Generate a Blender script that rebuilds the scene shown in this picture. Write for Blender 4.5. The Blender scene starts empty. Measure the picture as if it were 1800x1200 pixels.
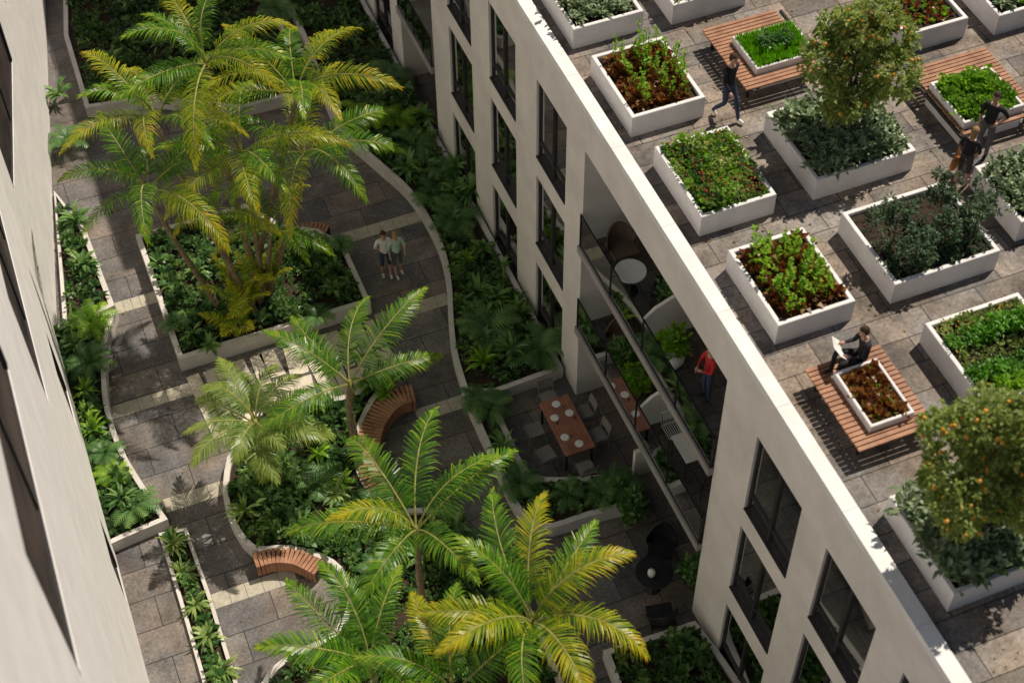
import bpy, math, random
import numpy as np
from mathutils import Vector, Matrix, noise
random.seed(7)
R=random.random
def U(a,b): return a+(b-a)*random.random()
SC=bpy.context.scene; COL=SC.collection
# ------------------------------------------------------------ camera geometry
FP=2821.3; PITCH=.8831; YAW=.3721; ROLL=-.0135; ZC=33.0
_f=Vector((math.sin(YAW)*math.cos(PITCH),math.cos(YAW)*math.cos(PITCH),-math.sin(PITCH)))
_r=Vector((math.cos(YAW),-math.sin(YAW),0)); _u=_r.cross(_f)
_c,_s=math.cos(ROLL),math.sin(ROLL)
CR=_r*_c+_u*_s; CU=-_r*_s+_u*_c
def ray(px,py): return _f*FP+CR*(px-900)-CU*(py-600)
def at(px,py,z=0.0):
    d=ray(px,py); t=(ZC-z)/-d.z
    return Vector((d.x*t,d.y*t,z))
cam=bpy.data.cameras.new('camera'); co=bpy.data.objects.new('camera',cam); COL.objects.link(co)
m=Matrix.Identity(4)
for i in range(3): m[i][0]=CR[i]; m[i][1]=CU[i]; m[i][2]=-_f[i]
m[2][3]=ZC
co.matrix_world=m
cam.sensor_width=36; cam.lens=FP/1800*36; cam.clip_end=500; cam.clip_start=.5
cam.dof.use_dof=True; cam.dof.focus_distance=38; cam.dof.aperture_fstop=.6
SC.camera=co
# ------------------------------------------------------------ light
EL=math.radians(57); AZ=math.atan2(.90,.44)   # from +y towards +x
sd=Vector((math.sin(AZ)*math.cos(EL),math.cos(AZ)*math.cos(EL),math.sin(EL)))
w=bpy.data.worlds.new('World'); SC.world=w; w.use_nodes=True
nt=w.node_tree; bg=nt.nodes['Background']; sky=nt.nodes.new('ShaderNodeTexSky'); sky.sky_type='NISHITA'; sky.sun_disc=False
sky.sun_elevation=EL; sky.sun_rotation=AZ
nt.links.new(sky.outputs[0],bg.inputs[0]); bg.inputs[1].default_value=.05
sl=bpy.data.lights.new('sun','SUN'); sl.energy=5.0; sl.angle=math.radians(.5); sl.color=(1,.90,.76)
so=bpy.data.objects.new('sun',sl); COL.objects.link(so); so.rotation_euler=sd.to_track_quat('Z','Y').to_euler()
bg.inputs[1].default_value=.036
SC.view_settings.view_transform='Standard'; SC.view_settings.look='None'; SC.view_settings.exposure=0
# ------------------------------------------------------------ materials
def base_mat(name):
    M=bpy.data.materials.new(name); M.use_nodes=True
    return M,M.node_tree,M.node_tree.nodes['Principled BSDF']
def mat(name,c1,c2=None,rough=.8,scale=3,bump=0.0,bscale=20,metal=0,spec=.3,detail=6):
    M,n,p=base_mat(name); c2=c2 or tuple(x*.8 for x in c1)
    tc=n.nodes.new('ShaderNodeTexCoord')
    no=n.nodes.new('ShaderNodeTexNoise'); no.inputs['Scale'].default_value=scale; no.inputs['Detail'].default_value=detail; no.inputs['Roughness'].default_value=.65
    n.links.new(tc.outputs['Object'],no.inputs['Vector'])
    r=n.nodes.new('ShaderNodeValToRGB'); r.color_ramp.elements[0].position=.35; r.color_ramp.elements[1].position=.65
    r.color_ramp.elements[0].color=(*c2,1); r.color_ramp.elements[1].color=(*c1,1)
    n.links.new(no.outputs[0],r.inputs[0]); n.links.new(r.outputs[0],p.inputs['Base Color'])
    p.inputs['Roughness'].default_value=rough; p.inputs['Metallic'].default_value=metal; p.inputs['Specular IOR Level'].default_value=spec
    if bump:
        b=n.nodes.new('ShaderNodeBump'); b.inputs['Strength'].default_value=bump; b.inputs['Distance'].default_value=.02
        n2=n.nodes.new('ShaderNodeTexNoise'); n2.inputs['Scale'].default_value=bscale; n2.inputs['Detail'].default_value=5
        n.links.new(tc.outputs['Object'],n2.inputs['Vector']); n.links.new(n2.outputs[0],b.inputs['Height']); n.links.new(b.outputs[0],p.inputs['Normal'])
    return M
def paving(name,c1,c2,mortar,bw,bh,rough=.7,rot=0,mort=.012,dirt=.55,spec=.35,tint=(1.12,1.0,.88)):
    M,n,p=base_mat(name); N=n.nodes; L=n.links
    tc=N.new('ShaderNodeTexCoord'); mp=N.new('ShaderNodeMapping'); mp.inputs['Rotation'].default_value=(0,0,rot); L.new(tc.outputs['Object'],mp.inputs[0])
    b=N.new('ShaderNodeTexBrick'); L.new(mp.outputs[0],b.inputs['Vector'])
    b.inputs['Scale'].default_value=1; b.inputs['Brick Width'].default_value=bw; b.inputs['Row Height'].default_value=bh
    b.inputs['Mortar Size'].default_value=mort; b.inputs['Mortar Smooth'].default_value=.3; b.inputs['Bias'].default_value=0
    b.inputs['Color1'].default_value=(*c1,1); b.inputs['Color2'].default_value=(*c2,1); b.inputs['Mortar'].default_value=(*mortar,1)
    no=N.new('ShaderNodeTexNoise'); no.inputs['Scale'].default_value=1.3; no.inputs['Detail'].default_value=10; no.inputs['Roughness'].default_value=.75; L.new(tc.outputs['Object'],no.inputs['Vector'])
    mr=N.new('ShaderNodeMapRange'); mr.inputs[1].default_value=.35; mr.inputs[2].default_value=.65; mr.inputs[3].default_value=dirt; mr.inputs[4].default_value=1.25; L.new(no.outputs[0],mr.inputs[0])
    n2=N.new('ShaderNodeTexNoise'); n2.inputs['Scale'].default_value=14; n2.inputs['Detail'].default_value=6; L.new(tc.outputs['Object'],n2.inputs['Vector'])
    m2=N.new('ShaderNodeMapRange'); m2.inputs[1].default_value=.3; m2.inputs[2].default_value=.7; m2.inputs[3].default_value=.7; m2.inputs[4].default_value=1.25; L.new(n2.outputs[0],m2.inputs[0])
    mu=N.new('ShaderNodeMath'); mu.operation='MULTIPLY'; L.new(mr.outputs[0],mu.inputs[0]); L.new(m2.outputs[0],mu.inputs[1])
    vm=N.new('ShaderNodeVectorMath'); vm.operation='SCALE'; L.new(b.outputs[0],vm.inputs[0]); L.new(mu.outputs[0],vm.inputs['Scale'])
    n3=N.new('ShaderNodeTexNoise'); n3.inputs['Scale'].default_value=.7; n3.inputs['Detail'].default_value=4; L.new(tc.outputs['Object'],n3.inputs['Vector'])
    tr=N.new('ShaderNodeValToRGB'); tr.color_ramp.elements[0].position=.4; tr.color_ramp.elements[1].position=.6; tr.color_ramp.elements[0].color=(*tint,1); tr.color_ramp.elements[1].color=(.97,.98,1.0,1); L.new(n3.outputs[0],tr.inputs[0])
    v2=N.new('ShaderNodeVectorMath'); v2.operation='MULTIPLY'; L.new(vm.outputs[0],v2.inputs[0]); L.new(tr.outputs[0],v2.inputs[1])
    L.new(v2.outputs[0],p.inputs['Base Color']); p.inputs['Roughness'].default_value=rough; p.inputs['Specular IOR Level'].default_value=spec
    bp=N.new('ShaderNodeBump'); bp.inputs['Strength'].default_value=.6; bp.inputs['Distance'].default_value=.012
    ad=N.new('ShaderNodeMath'); ad.operation='SUBTRACT'; L.new(n2.outputs[0],ad.inputs[0]); L.new(b.outputs['Fac'],ad.inputs[1]); L.new(ad.outputs[0],bp.inputs['Height']); L.new(bp.outputs[0],p.inputs['Normal'])
    return M
def leafm(name,cols,trans=.4,rough=.45,tcol=None):
    M,n,p=base_mat(name); N=n.nodes; L=n.links
    a=N.new('ShaderNodeAttribute'); a.attribute_name='rnd'
    r=N.new('ShaderNodeValToRGB'); el=r.color_ramp.elements
    el[0].color=(*cols[0],1); el[1].color=(*cols[-1],1)
    for i,c in enumerate(cols[1:-1]): e=el.new((i+1)/(len(cols)-1)); e.color=(*c,1)
    L.new(a.outputs['Fac'],r.inputs[0]); L.new(r.outputs[0],p.inputs['Base Color'])
    p.inputs['Roughness'].default_value=rough; p.inputs['Specular IOR Level'].default_value=.35
    t=N.new('ShaderNodeBsdfTranslucent'); vm=N.new('ShaderNodeVectorMath'); vm.operation='MULTIPLY'; L.new(r.outputs[0],vm.inputs[0]); vm.inputs[1].default_value=tcol or (2.2,2.4,.6)
    L.new(vm.outputs[0],t.inputs[0])
    mx=N.new('ShaderNodeMixShader'); mx.inputs[0].default_value=trans; L.new(p.outputs[0],mx.inputs[1]); L.new(t.outputs[0],mx.inputs[2])
    L.new(mx.outputs[0],N['Material Output'].inputs[0])
    return M
def glassm(name,tint=(.9,.95,.95),refl=.12):
    M=bpy.data.materials.new(name); M.use_nodes=True; n=M.node_tree; N=n.nodes; L=n.links; N.remove(N['Principled BSDF'])
    t=N.new('ShaderNodeBsdfTransparent'); t.inputs[0].default_value=(*tint,1); g=N.new('ShaderNodeBsdfGlossy'); g.inputs['Roughness'].default_value=.03
    fr=N.new('ShaderNodeLayerWeight'); fr.inputs[0].default_value=refl; mx=N.new('ShaderNodeMixShader'); L.new(fr.outputs['Fresnel'],mx.inputs[0]); L.new(t.outputs[0],mx.inputs[1]); L.new(g.outputs[0],mx.inputs[2]); L.new(mx.outputs[0],N['Material Output'].inputs[0])
    return M
K={}
K['plaster']=mat('plaster',(.75,.71,.68),(.63,.595,.57),.9,.9,.25,40)
K['plaster_light']=mat('plaster_light',(.80,.78,.76),(.70,.68,.67),.85,1.2,.1,30)
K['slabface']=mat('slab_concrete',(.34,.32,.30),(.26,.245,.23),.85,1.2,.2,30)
K['coping']=mat('coping_stone',(.80,.79,.78),(.68,.67,.66),.8,2,.15,30)
K['planter']=mat('planter_concrete',(.80,.78,.78),(.68,.66,.66),.8,2.2,.2,25)
K['rim']=mat('bed_rim',(.62,.58,.55),(.50,.47,.45),.85,2,.3,25)
K['soil']=mat('soil',(.055,.036,.024),(.025,.017,.012),1,9,1,30)
K['roofpave']=paving('roof_paving',(.29,.26,.235),(.145,.135,.13),(.045,.04,.038),1.2,.6,.75,rot=0,dirt=.40,tint=(1.14,1.0,.86))
K['slate']=paving('slate_paving',(.185,.168,.156),(.105,.10,.104),(.022,.02,.02),1.7,.85,.55,rot=.0,dirt=.5,tint=(1.12,1.0,.9))
K['deck']=paving('balcony_tile',(.10,.095,.092),(.075,.07,.07),(.02,.02,.02),.6,.6,.5)
K['ground']=mat('ground_gravel',(.12,.11,.10),(.08,.075,.07),1,2)
K['stripe']=mat('stripe_stone',(.46,.42,.34),(.33,.305,.25),.8,5,.3,30)
K['slab']=mat('flagstone',(.64,.57,.47),(.48,.43,.36),.8,4,.4,20)
K['dark']=mat('dark_metal',(.03,.03,.033),(.02,.02,.022),.4,5,metal=.3)
K['greymetal']=mat('grey_metal',(.34,.33,.32),(.26,.25,.24),.4,5,metal=.3)
K['frame']=mat('window_frame',(.04,.037,.038),(.025,.024,.025),.5,5)
K['darkpane']=mat('unlit_pane',(.09,.07,.06),(.025,.022,.025),.8,.5,spec=.1)  # matte dark colour standing in for unlit window glass
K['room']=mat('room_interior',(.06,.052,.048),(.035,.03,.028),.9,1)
K['curtain']=mat('curtain_cloth',(.62,.52,.45),(.45,.38,.33),.95,5)
K['glass']=glassm('window_glass',(.66,.66,.68),.26)
K['railglass']=glassm('railing_glass',(.6,.65,.65),.14)
K['clear']=glassm('clear_glass',(.85,.9,.9),.15)
K['white']=mat('white_paint',(.75,.75,.74),(.68,.68,.67),.4,5)
K['plate']=mat('porcelain',(.75,.75,.73),(.7,.7,.69),.25,5)
K['brown']=mat('brown_weave',(.15,.10,.075),(.09,.065,.05),.8,40)
K['taupe']=mat('taupe_weave',(.24,.22,.205),(.17,.155,.145),.8,30)
K['trunk']=mat('palm_trunk',(.30,.22,.13),(.15,.11,.07),.9,9,.6,18)
K['stem']=mat('palm_stem',(.30,.32,.08),(.17,.16,.05),.6,6,.3,18)
K['bark']=mat('tree_bark',(.20,.14,.095),(.10,.07,.05),.9,14,.6,30)
K['orange']=mat('orange_skin',(.80,.38,.07),(.68,.28,.04),.55,5)
K['berry']=mat('red_berry',(.45,.06,.05),(.30,.04,.03),.4,5)
K['litter']=leafm('litter_leaf',[(.06,.035,.015),(.2,.12,.05),(.3,.2,.08)],.1)
K['wood']=mat('teak_wood',(.42,.215,.125),(.24,.11,.062),.6,2.5,.2,30)
K['wood2']=mat('table_wood',(.36,.16,.10),(.23,.095,.06),.5,3,.2,30)
G={}
G['palm']=leafm('palm_leaf',[(.02,.06,.014),(.055,.15,.02),(.15,.29,.02),(.38,.42,.03)],.5,.32)
G['palmgold']=leafm('palm_leaf_gold',[(.04,.10,.015),(.14,.23,.02),(.36,.36,.02),(.58,.38,.03)],.5,.35)
G['palmpale']=leafm('palm_leaf_pale',[(.06,.11,.03),(.16,.23,.05),(.34,.39,.10)],.4,.35)
G['bed']=leafm('bed_leaf',[(.022,.055,.02),(.048,.11,.03),(.095,.18,.05),(.19,.28,.09)],.3,.4)
G['fern']=leafm('fern_leaf',[(.03,.075,.025),(.075,.17,.05),(.18,.30,.09)],.3,.4)
G['fernpale']=leafm('pale_fern_leaf',[(.07,.12,.03),(.16,.24,.06),(.34,.42,.15)],.3,.4)
G['sage']=leafm('sage_leaf',[(.10,.15,.08),(.21,.28,.16),(.38,.44,.28)],.25,.5,(1.5,1.6,1.0))
G['lime']=leafm('lime_leaf',[(.06,.14,.01),(.15,.29,.02),(.29,.44,.04)],.4,.45)
G['grass']=leafm('grass_leaf',[(.05,.15,.01),(.09,.25,.015),(.17,.36,.03)],.4,.45)
G['red']=leafm('red_leaf',[(.045,.018,.012),(.13,.04,.018),(.24,.11,.03),(.24,.24,.05)],.3,.4,(2,1.3,.8))
G['citrus']=leafm('citrus_leaf',[(.10,.15,.04),(.25,.31,.09),(.44,.49,.22)],.4,.35,(1.6,1.75,.8))
G['olive']=leafm('dark_shrub_leaf',[(.035,.065,.04),(.07,.12,.07),(.13,.18,.11)],.25,.45)
# ------------------------------------------------------------ mesh helpers
class MB:
    def __init__(s): s.v=[]; s.f=[]; s.r=[]; s.m=[]; s.cm=0
    def quad(s,*p,r=.5):
        b=len(s.v); s.v+= [tuple(q) for q in p]; s.f.append(tuple(range(b,b+len(p)))); s.r.append(r); s.m.append(s.cm)
    def box(s,x0,x1,y0,y1,z0,z1,W=None):
        c=[(x,y,z) for z in(z0,z1) for y in(y0,y1) for x in(x0,x1)]
        if W: c=[tuple(W(*q)) for q in c]
        b=len(s.v); s.v+=c
        for f in((0,2,3,1),(4,5,7,6),(0,1,5,4),(2,6,7,3),(0,4,6,2),(1,3,7,5)):
            s.f.append(tuple(b+i for i in f)); s.r.append(.5); s.m.append(s.cm)
    def tube(s,pts,rad,n=8,cap=True):
        pts=[Vector(p) for p in pts]; b=len(s.v)
        if not hasattr(rad,'__len__'): rad=[rad]*len(pts)
        for i,p in enumerate(pts):
            d=(pts[min(i+1,len(pts)-1)]-pts[max(i-1,0)]).normalized()
            a=d.cross(Vector((.31,.95,.05))); 
            if a.length<.05: a=d.cross(Vector((1,0,0)))
            a.normalize(); c=d.cross(a)
            for k in range(n):
                t=2*math.pi*k/n; s.v.append(tuple(p+(a*math.cos(t)+c*math.sin(t))*rad[i]))
        for i in range(len(pts)-1):
            for k in range(n):
                s.f.append((b+i*n+k,b+i*n+(k+1)%n,b+(i+1)*n+(k+1)%n,b+(i+1)*n+k)); s.r.append(.5); s.m.append(s.cm)
        if cap:
            s.f.append(tuple(b+k for k in range(n))[::-1]); s.r.append(.5); s.m.append(s.cm)
            q=b+(len(pts)-1)*n; s.f.append(tuple(q+k for k in range(n))); s.r.append(.5); s.m.append(s.cm)
    def lathe(s,prof,c=(0,0,0),n=20):
        b=len(s.v)
        for (r,z) in prof:
            for k in range(n): t=2*math.pi*k/n; s.v.append((c[0]+r*math.cos(t),c[1]+r*math.sin(t),c[2]+z))
        for i in range(len(prof)-1):
            for k in range(n): s.f.append((b+i*n+k,b+i*n+(k+1)%n,b+(i+1)*n+(k+1)%n,b+(i+1)*n+k)); s.r.append(.5); s.m.append(s.cm)
    def ball(s,c,r,n=8,m=6):
        if not hasattr(r,'__len__'): r=(r,r,r)
        b=len(s.v)
        for i in range(m+1):
            ph=math.pi*i/m
            for k in range(n):
                t=2*math.pi*k/n; s.v.append((c[0]+r[0]*math.sin(ph)*math.cos(t),c[1]+r[1]*math.sin(ph)*math.sin(t),c[2]+r[2]*math.cos(ph)))
        for i in range(m):
            for k in range(n): s.f.append((b+i*n+k,b+(i+1)*n+k,b+(i+1)*n+(k+1)%n,b+i*n+(k+1)%n)); s.r.append(.5); s.m.append(s.cm)
    def leaf(s,p,d,up,L,wd,r,bend=.25):
        d=d.normalized(); sd_=d.cross(up)
        if sd_.length<.01: sd_=Vector((1,0,0))
        sd_.normalize(); mid=p+d*(L*.5)+up*(L*.06); tip=p+d*L-Vector((0,0,L*bend))
        b=len(s.v); s.v+=[tuple(p),tuple(mid+sd_*wd*.5),tuple(tip),tuple(mid-sd_*wd*.5)]
        s.f.append((b,b+1,b+2,b+3)); s.r.append(r); s.m.append(s.cm)
    def mesh(s,name,mats,smooth=False):
        me=bpy.data.meshes.new(name); me.from_pydata(s.v,[],s.f)
        for q in (mats if isinstance(mats,(list,tuple)) else [mats]): me.materials.append(q)
        a=me.attributes.new('rnd','FLOAT','FACE'); a.data.foreach_set('value',s.r)
        me.polygons.foreach_set('material_index',s.m)
        if smooth: me.polygons.foreach_set('use_smooth',[True]*len(s.f))
        me.update(); return me
    def build(s,name,mats,parent=None,smooth=False):
        o=bpy.data.objects.new(name,s.mesh(name,mats,smooth)); COL.objects.link(o)
        if parent: o.parent=parent
        return o
def inst(name,me,parent=None,loc=None,rot=None,sc=None):
    o=bpy.data.objects.new(name,me); COL.objects.link(o)
    if parent: o.parent=parent
    if loc is not None: o.location=loc
    if rot is not None: o.rotation_euler=rot
    if sc is not None: o.scale=sc if hasattr(sc,'__len__') else (sc,)*3
    return o
def tag(o,label,cat,group=None,kind=None):
    if label: o['label']=label
    if cat: o['category']=cat
    if group: o['group']=group
    if kind: o['kind']=kind
    return o
def empty(name,loc,rz=0,label=None,cat=None,group=None):
    o=bpy.data.objects.new(name,None); COL.objects.link(o); o.location=loc; o.rotation_euler=(0,0,rz); o.empty_display_size=.2
    return tag(o,label,cat,group)
def dup(root,loc,rz,label=None,group=None):
    r=root.copy(); COL.objects.link(r); r.location=loc; r.rotation_euler=(0,0,rz)
    if label: r['label']=label
    if group: r['group']=group
    for ch in list(root.children):
        c=ch.copy(); COL.objects.link(c); c.parent=r
        for g in ch.children: d=g.copy(); COL.objects.link(d); d.parent=c
    return r
def inpoly(x,y,P):
    c=False; j=len(P)-1
    for i in range(len(P)):
        if (P[i].y>y)!=(P[j].y>y) and x<(P[j].x-P[i].x)*(y-P[i].y)/(P[j].y-P[i].y)+P[i].x: c=not c
        j=i
    return c
def smoothline(P,n=5,closed=False):
    out=[]; N=len(P)
    for i in range(N if closed else N-1):
        p0=P[(i-1)%N] if closed or i>0 else P[i]; p1=P[i]; p2=P[(i+1)%N]; p3=P[(i+2)%N] if closed or i+2<N else P[i+1]
        for k in range(n):
            t=k/n
            out.append(.5*((2*p1)+(p2-p0)*t+(2*p0-5*p1+4*p2-p3)*t*t+(3*p1-p0-3*p2+p3)*t**3))
    if not closed: out.append(P[-1])
    return out
# ------------------------------------------------------------ setting: ground
XF=10.72; H=9.9; ZR=9.85
g=MB(); g.quad((-150,-150,-.03),(200,-150,-.03),(200,250,-.03),(-150,250,-.03)); tag(g.build('ground',K['ground']),None,None,kind='structure')
g=MB(); g.quad((-6,0,0),(XF+2.6,0,0),(XF+2.6,62,0),(-6,62,0)); tag(g.build('courtyard_paving',K['slate']),None,None,kind='structure')
def stripe(a,b,wd=.42):
    a=at(*a);b=at(*b); y=(a.y+b.y)/2
    g=MB(); n=6
    for i in range(n):
        x0=a.x+(b.x-a.x)*i/n; x1=a.x+(b.x-a.x)*(i+1)/n-.012
        g.quad((x0,y-wd/2,.006),(x1,y-wd/2,.006),(x1,y+wd/2,.006),(x0,y+wd/2,.006))
    return g
sg=MB()
for a,b in (((600,415),(740,385)),((660,560),(790,527)),((730,725),(850,700)),((190,548),(275,520)),((192,722),(345,685)),((290,890),(405,852)),((585,65),(700,30)),((140,225),(300,180)),((560,150),(690,110)),((345,1065),(520,1010)),((500,1180),(700,1120))):
    q=stripe(a,b); bb=len(sg.v); sg.v+=q.v; sg.f+=[tuple(i+bb for i in f) for f in q.f]; sg.r+=q.r; sg.m+=q.m
tag(sg.build('path_stripes',K['stripe']),None,None,kind='structure')
def crazy():
    g=MB(); x=1.55; y0,y1=25.1,27.4
    while x<6.7:
        wd=U(.3,.62); sk=U(-.22,.22); cut=U(.3,.7)
        for (a,b) in ((0,cut),(cut,1)):
            ya=y0+(y1-y0)*a+.03; yb=y0+(y1-y0)*b-.03
            xa=x+sk*(a-.5); xb=x+sk*(b-.5)
            P=[(xa+.03,ya+U(-.02,.05)),(xa+wd-.03,ya+U(-.02,.05)),(xb+wd-.03+U(-.03,.03),yb),(xb+.03,yb+U(-.05,.02))]
            g.quad(*[(p[0],p[1],.04) for p in P])
            for i in range(4):
                p,q=P[i],P[(i+1)%4]; g.quad((p[0],p[1],.0),(q[0],q[1],.0),(q[0],q[1],.04),(p[0],p[1],.04))
        x+=wd
    return g
tag(crazy().build('flagstone_path',K['slab']),None,None,kind='structure')
# ------------------------------------------------------------ walls with openings
def frameW(P0,P1,inward):
    P0=Vector(P0);P1=Vector(P1); ex=(P1-P0).normalized(); inn=Vector(inward).normalized()
    return lambda s,d,z: Vector((P0.x+ex.x*s+inn.x*d,P0.y+ex.y*s+inn.y*d,z))
def wallholes(W,L,z0,z1,holes,dep=.22):
    g=MB(); S=sorted({0,L}|{h[0] for h in holes}|{h[1] for h in holes}); Z=sorted({z0,z1}|{h[2] for h in holes}|{h[3] for h in holes})
    for i in range(len(S)-1):
        for j in range(len(Z)-1):
            cs=(S[i]+S[i+1])/2; cz=(Z[j]+Z[j+1])/2
            if any(h[0]<cs<h[1] and h[2]<cz<h[3] for h in holes): continue
            g.quad(W(S[i],0,Z[j]),W(S[i+1],0,Z[j]),W(S[i+1],0,Z[j+1]),W(S[i],0,Z[j+1]))
    for h in holes:
        a,b,c,d=h[:4]; D=h[4] if len(h)>4 else dep
        g.quad(W(a,0,c),W(a,D,c),W(a,D,d),W(a,0,d)); g.quad(W(b,0,c),W(b,0,d),W(b,D,d),W(b,D,c))
        if c>0: g.quad(W(a,0,c),W(b,0,c),W(b,D,c),W(a,D,c))
        g.quad(W(a,0,d),W(a,D,d),W(b,D,d),W(b,0,d))
    return g
def window(par,W,h,curt=True):
    a,b,c,d=h[:4]; e=.003; f=.055
    g=MB(); d0,d1=.06,.14
    g.box(a+e,a+f,d0,d1,c+e,d-e,W); g.box(b-f,b-e,d0,d1,c+e,d-e,W); g.box(a+f,b-f,d0,d1,c+e,c+f,W); g.box(a+f,b-f,d0,d1,d-f,d-e,W)
    mm=a+(b-a)*.5; g.box(mm-.035,mm+.035,d0-.01,d1,c+f,d-f,W); tz=c+(d-c)*.2
    g.box(a+f,mm-.035,d0,d1,tz-.025,tz+.025,W); g.box(mm+.035,b-f,d0,d1,tz-.025,tz+.025,W)
    g.box(a+.003,b-.003,-.02,.07,c+.003,c+.03,W)
    o=g.build('window',K['frame'],par)
    p=MB(); p.quad(W(a+f,.10,c+f),W(b-f,.10,c+f),W(b-f,.10,d-f),W(a+f,.10,d-f)); p.build('pane',K['glass'],o)
    if curt:
        for (s0,s1) in ((a+.02,a+(b-a)*U(.22,.46)),(b-(b-a)*U(.18,.45),b-.02)):
            q=MB(); n=26; P=[]
            for i in range(n+1):
                s=s0+(s1-s0)*i/n; P.append((s,.18+.03*math.sin(i*1.45)))
            for i in range(n): q.quad(W(P[i][0],P[i][1],c+.05),W(P[i+1][0],P[i+1][1],c+.05),W(P[i+1][0],P[i+1][1],d-.02),W(P[i][0],P[i][1],d-.02))
            q.build('curtain',K['curtain'],o)
# right building
RB=empty('apartment_building',(0,0,0),0,'beige plaster apartment block with tall dark windows, stacked balconies and a planted paved roof','building')
Y0=0.0; Y1=60.0
W=frameW((XF,Y0,0),(XF,Y1,0),(1,0,0))
rows=[(6.08,8.52),(3.05,5.45),(.1,2.35)]
cols=[(2.5,4.25),(5.15,6.9),(7.8,9.55),(10.45,12.2),(13.1,14.85),(23.95,25.7),(27,28.75),(30.05,31.8),(37.2,38.95),(40,41.75),(43,44.75),(46,47.75),(49,50.75),(52,53.75)]
wh=[(a,b,c,d) for a,b in cols for c,d in rows]
RA=(16.13,22.95); RB2=(33.2,36.2)
rec=[(RA[0],RA[1],.0,8.7,2.2),(RB2[0],RB2[1],0,8.7,2.2)]
wallholes(W,Y1-Y0,0,H,wh+rec).build('wall',K['plaster'],RB)
for h in wh:
    if h[0]>7: window(RB,W,h)
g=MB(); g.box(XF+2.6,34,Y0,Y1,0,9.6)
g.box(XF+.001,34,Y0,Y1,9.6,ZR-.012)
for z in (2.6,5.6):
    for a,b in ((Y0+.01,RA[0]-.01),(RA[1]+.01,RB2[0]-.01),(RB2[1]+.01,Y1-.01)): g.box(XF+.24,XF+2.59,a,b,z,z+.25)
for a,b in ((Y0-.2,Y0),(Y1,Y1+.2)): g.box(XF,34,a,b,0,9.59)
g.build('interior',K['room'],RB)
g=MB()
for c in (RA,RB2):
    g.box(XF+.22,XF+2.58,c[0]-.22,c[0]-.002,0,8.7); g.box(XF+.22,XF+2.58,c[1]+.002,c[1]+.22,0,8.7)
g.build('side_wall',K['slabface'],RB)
g=MB(); g.quad((XF+.25,Y0,ZR),(34,Y0,ZR),(34,Y1,ZR),(XF+.25,Y1,ZR)); g.build('roof_paving',K['roofpave'],RB)
g=MB(); y=Y0
while y<Y1:
    g.box(XF-.03,XF+.27,y,min(y+2.4,Y1)-.006,ZR-.05,H+.07); y+=2.4
g.build('coping',K['coping'],RB)
g=MB(); g.box(XF+.05,34,36.5,60,ZR+.01,17); g.build('added_shade_block',K['plaster'],RB)  # unseen block added on the roof to shade the far courtyard
# balconies
for c in (RA,RB2):
    for zt in (2.85,5.75):
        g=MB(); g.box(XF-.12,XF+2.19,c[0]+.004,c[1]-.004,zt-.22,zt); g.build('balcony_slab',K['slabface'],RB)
        g=MB(); g.box(XF-.08,XF-.05,c[0]+.03,c[1]-.03,zt+1.02,zt+1.05); g.box(XF-.08,XF-.05,c[0]+.03,c[1]-.03,zt+.03,zt+.06)
        n=4
        for i in range(n+1):
            yy=c[0]+.04+(c[1]-c[0]-.1)*i/n; g.box(XF-.085,XF-.045,yy,yy+.02,zt,zt+1.05)
        o=g.build('railing',K['dark'],RB)
        p=MB(); p.quad((XF-.065,c[0]+.05,zt+.06),(XF-.065,c[1]-.05,zt+.06),(XF-.065,c[1]-.05,zt+1.02),(XF-.065,c[0]+.05,zt+1.02)); p.build('glass_panel',K['railglass'],o)
    for zt in (0.0,2.85,5.75):
        g=MB(); n=6; X=XF+2.0
        for i in range(n+1):
            yy=c[0]+.03+(c[1]-c[0]-.12)*i/n; g.box(X,X+.06,yy,yy+.06,zt+.01,zt+2.6)
        g.box(X+.01,X+.05,c[0]+.03,c[1]-.03,zt+2.55,zt+2.62)
        o=g.build('glazed_doors',K['frame'],RB)
        p=MB(); p.quad((X+.03,c[0]+.03,zt+.02),(X+.03,c[1]-.03,zt+.02),(X+.03,c[1]-.03,zt+2.55),(X+.03,c[0]+.03,zt+2.55)); p.build('pane',K['glass'],o)
        q=MB(); s0=c[1]-1.5; N=40
        P=[(s0+1.4*i/N,X+.16+.04*math.sin(i*1.5)) for i in range(N+1)]
        for i in range(N): q.quad((P[i][1],P[i][0],zt+.03),(P[i+1][1],P[i+1][0],zt+.03),(P[i+1][1],P[i+1][0],zt+2.5),(P[i][1],P[i][0],zt+2.5))
        q.build('curtain',K['curtain'],o)
for zt in (2.85,5.75):
    g=MB(); g.quad((XF-.03,RA[0]+.02,zt+.005),(XF+1.99,RA[0]+.02,zt+.005),(XF+1.99,RA[1]-.02,zt+.005),(XF-.03,RA[1]-.02,zt+.005)); g.build('balcony_floor',K['deck'],RB)
for zt,yy in ((5.75,19.75),(2.85,19.55)):
    g=MB(); X0,X1=XF+.05,XF+1.95
    pts=[(X1,zt+.006),(X0,zt+.006),(X0,zt+.8),(X0+.25,zt+1.05),(X1,zt+1.8)]
    b=[(p[0],yy-.04,p[1]) for p in pts]; c=[(p[0],yy+.04,p[1]) for p in pts]
    g.quad(*b); g.quad(*c[::-1])
    for i in range(5): g.quad(b[i],c[i],c[(i+1)%5],b[(i+1)%5])
    g.build('balcony_divider',K['plaster'],RB)
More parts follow.
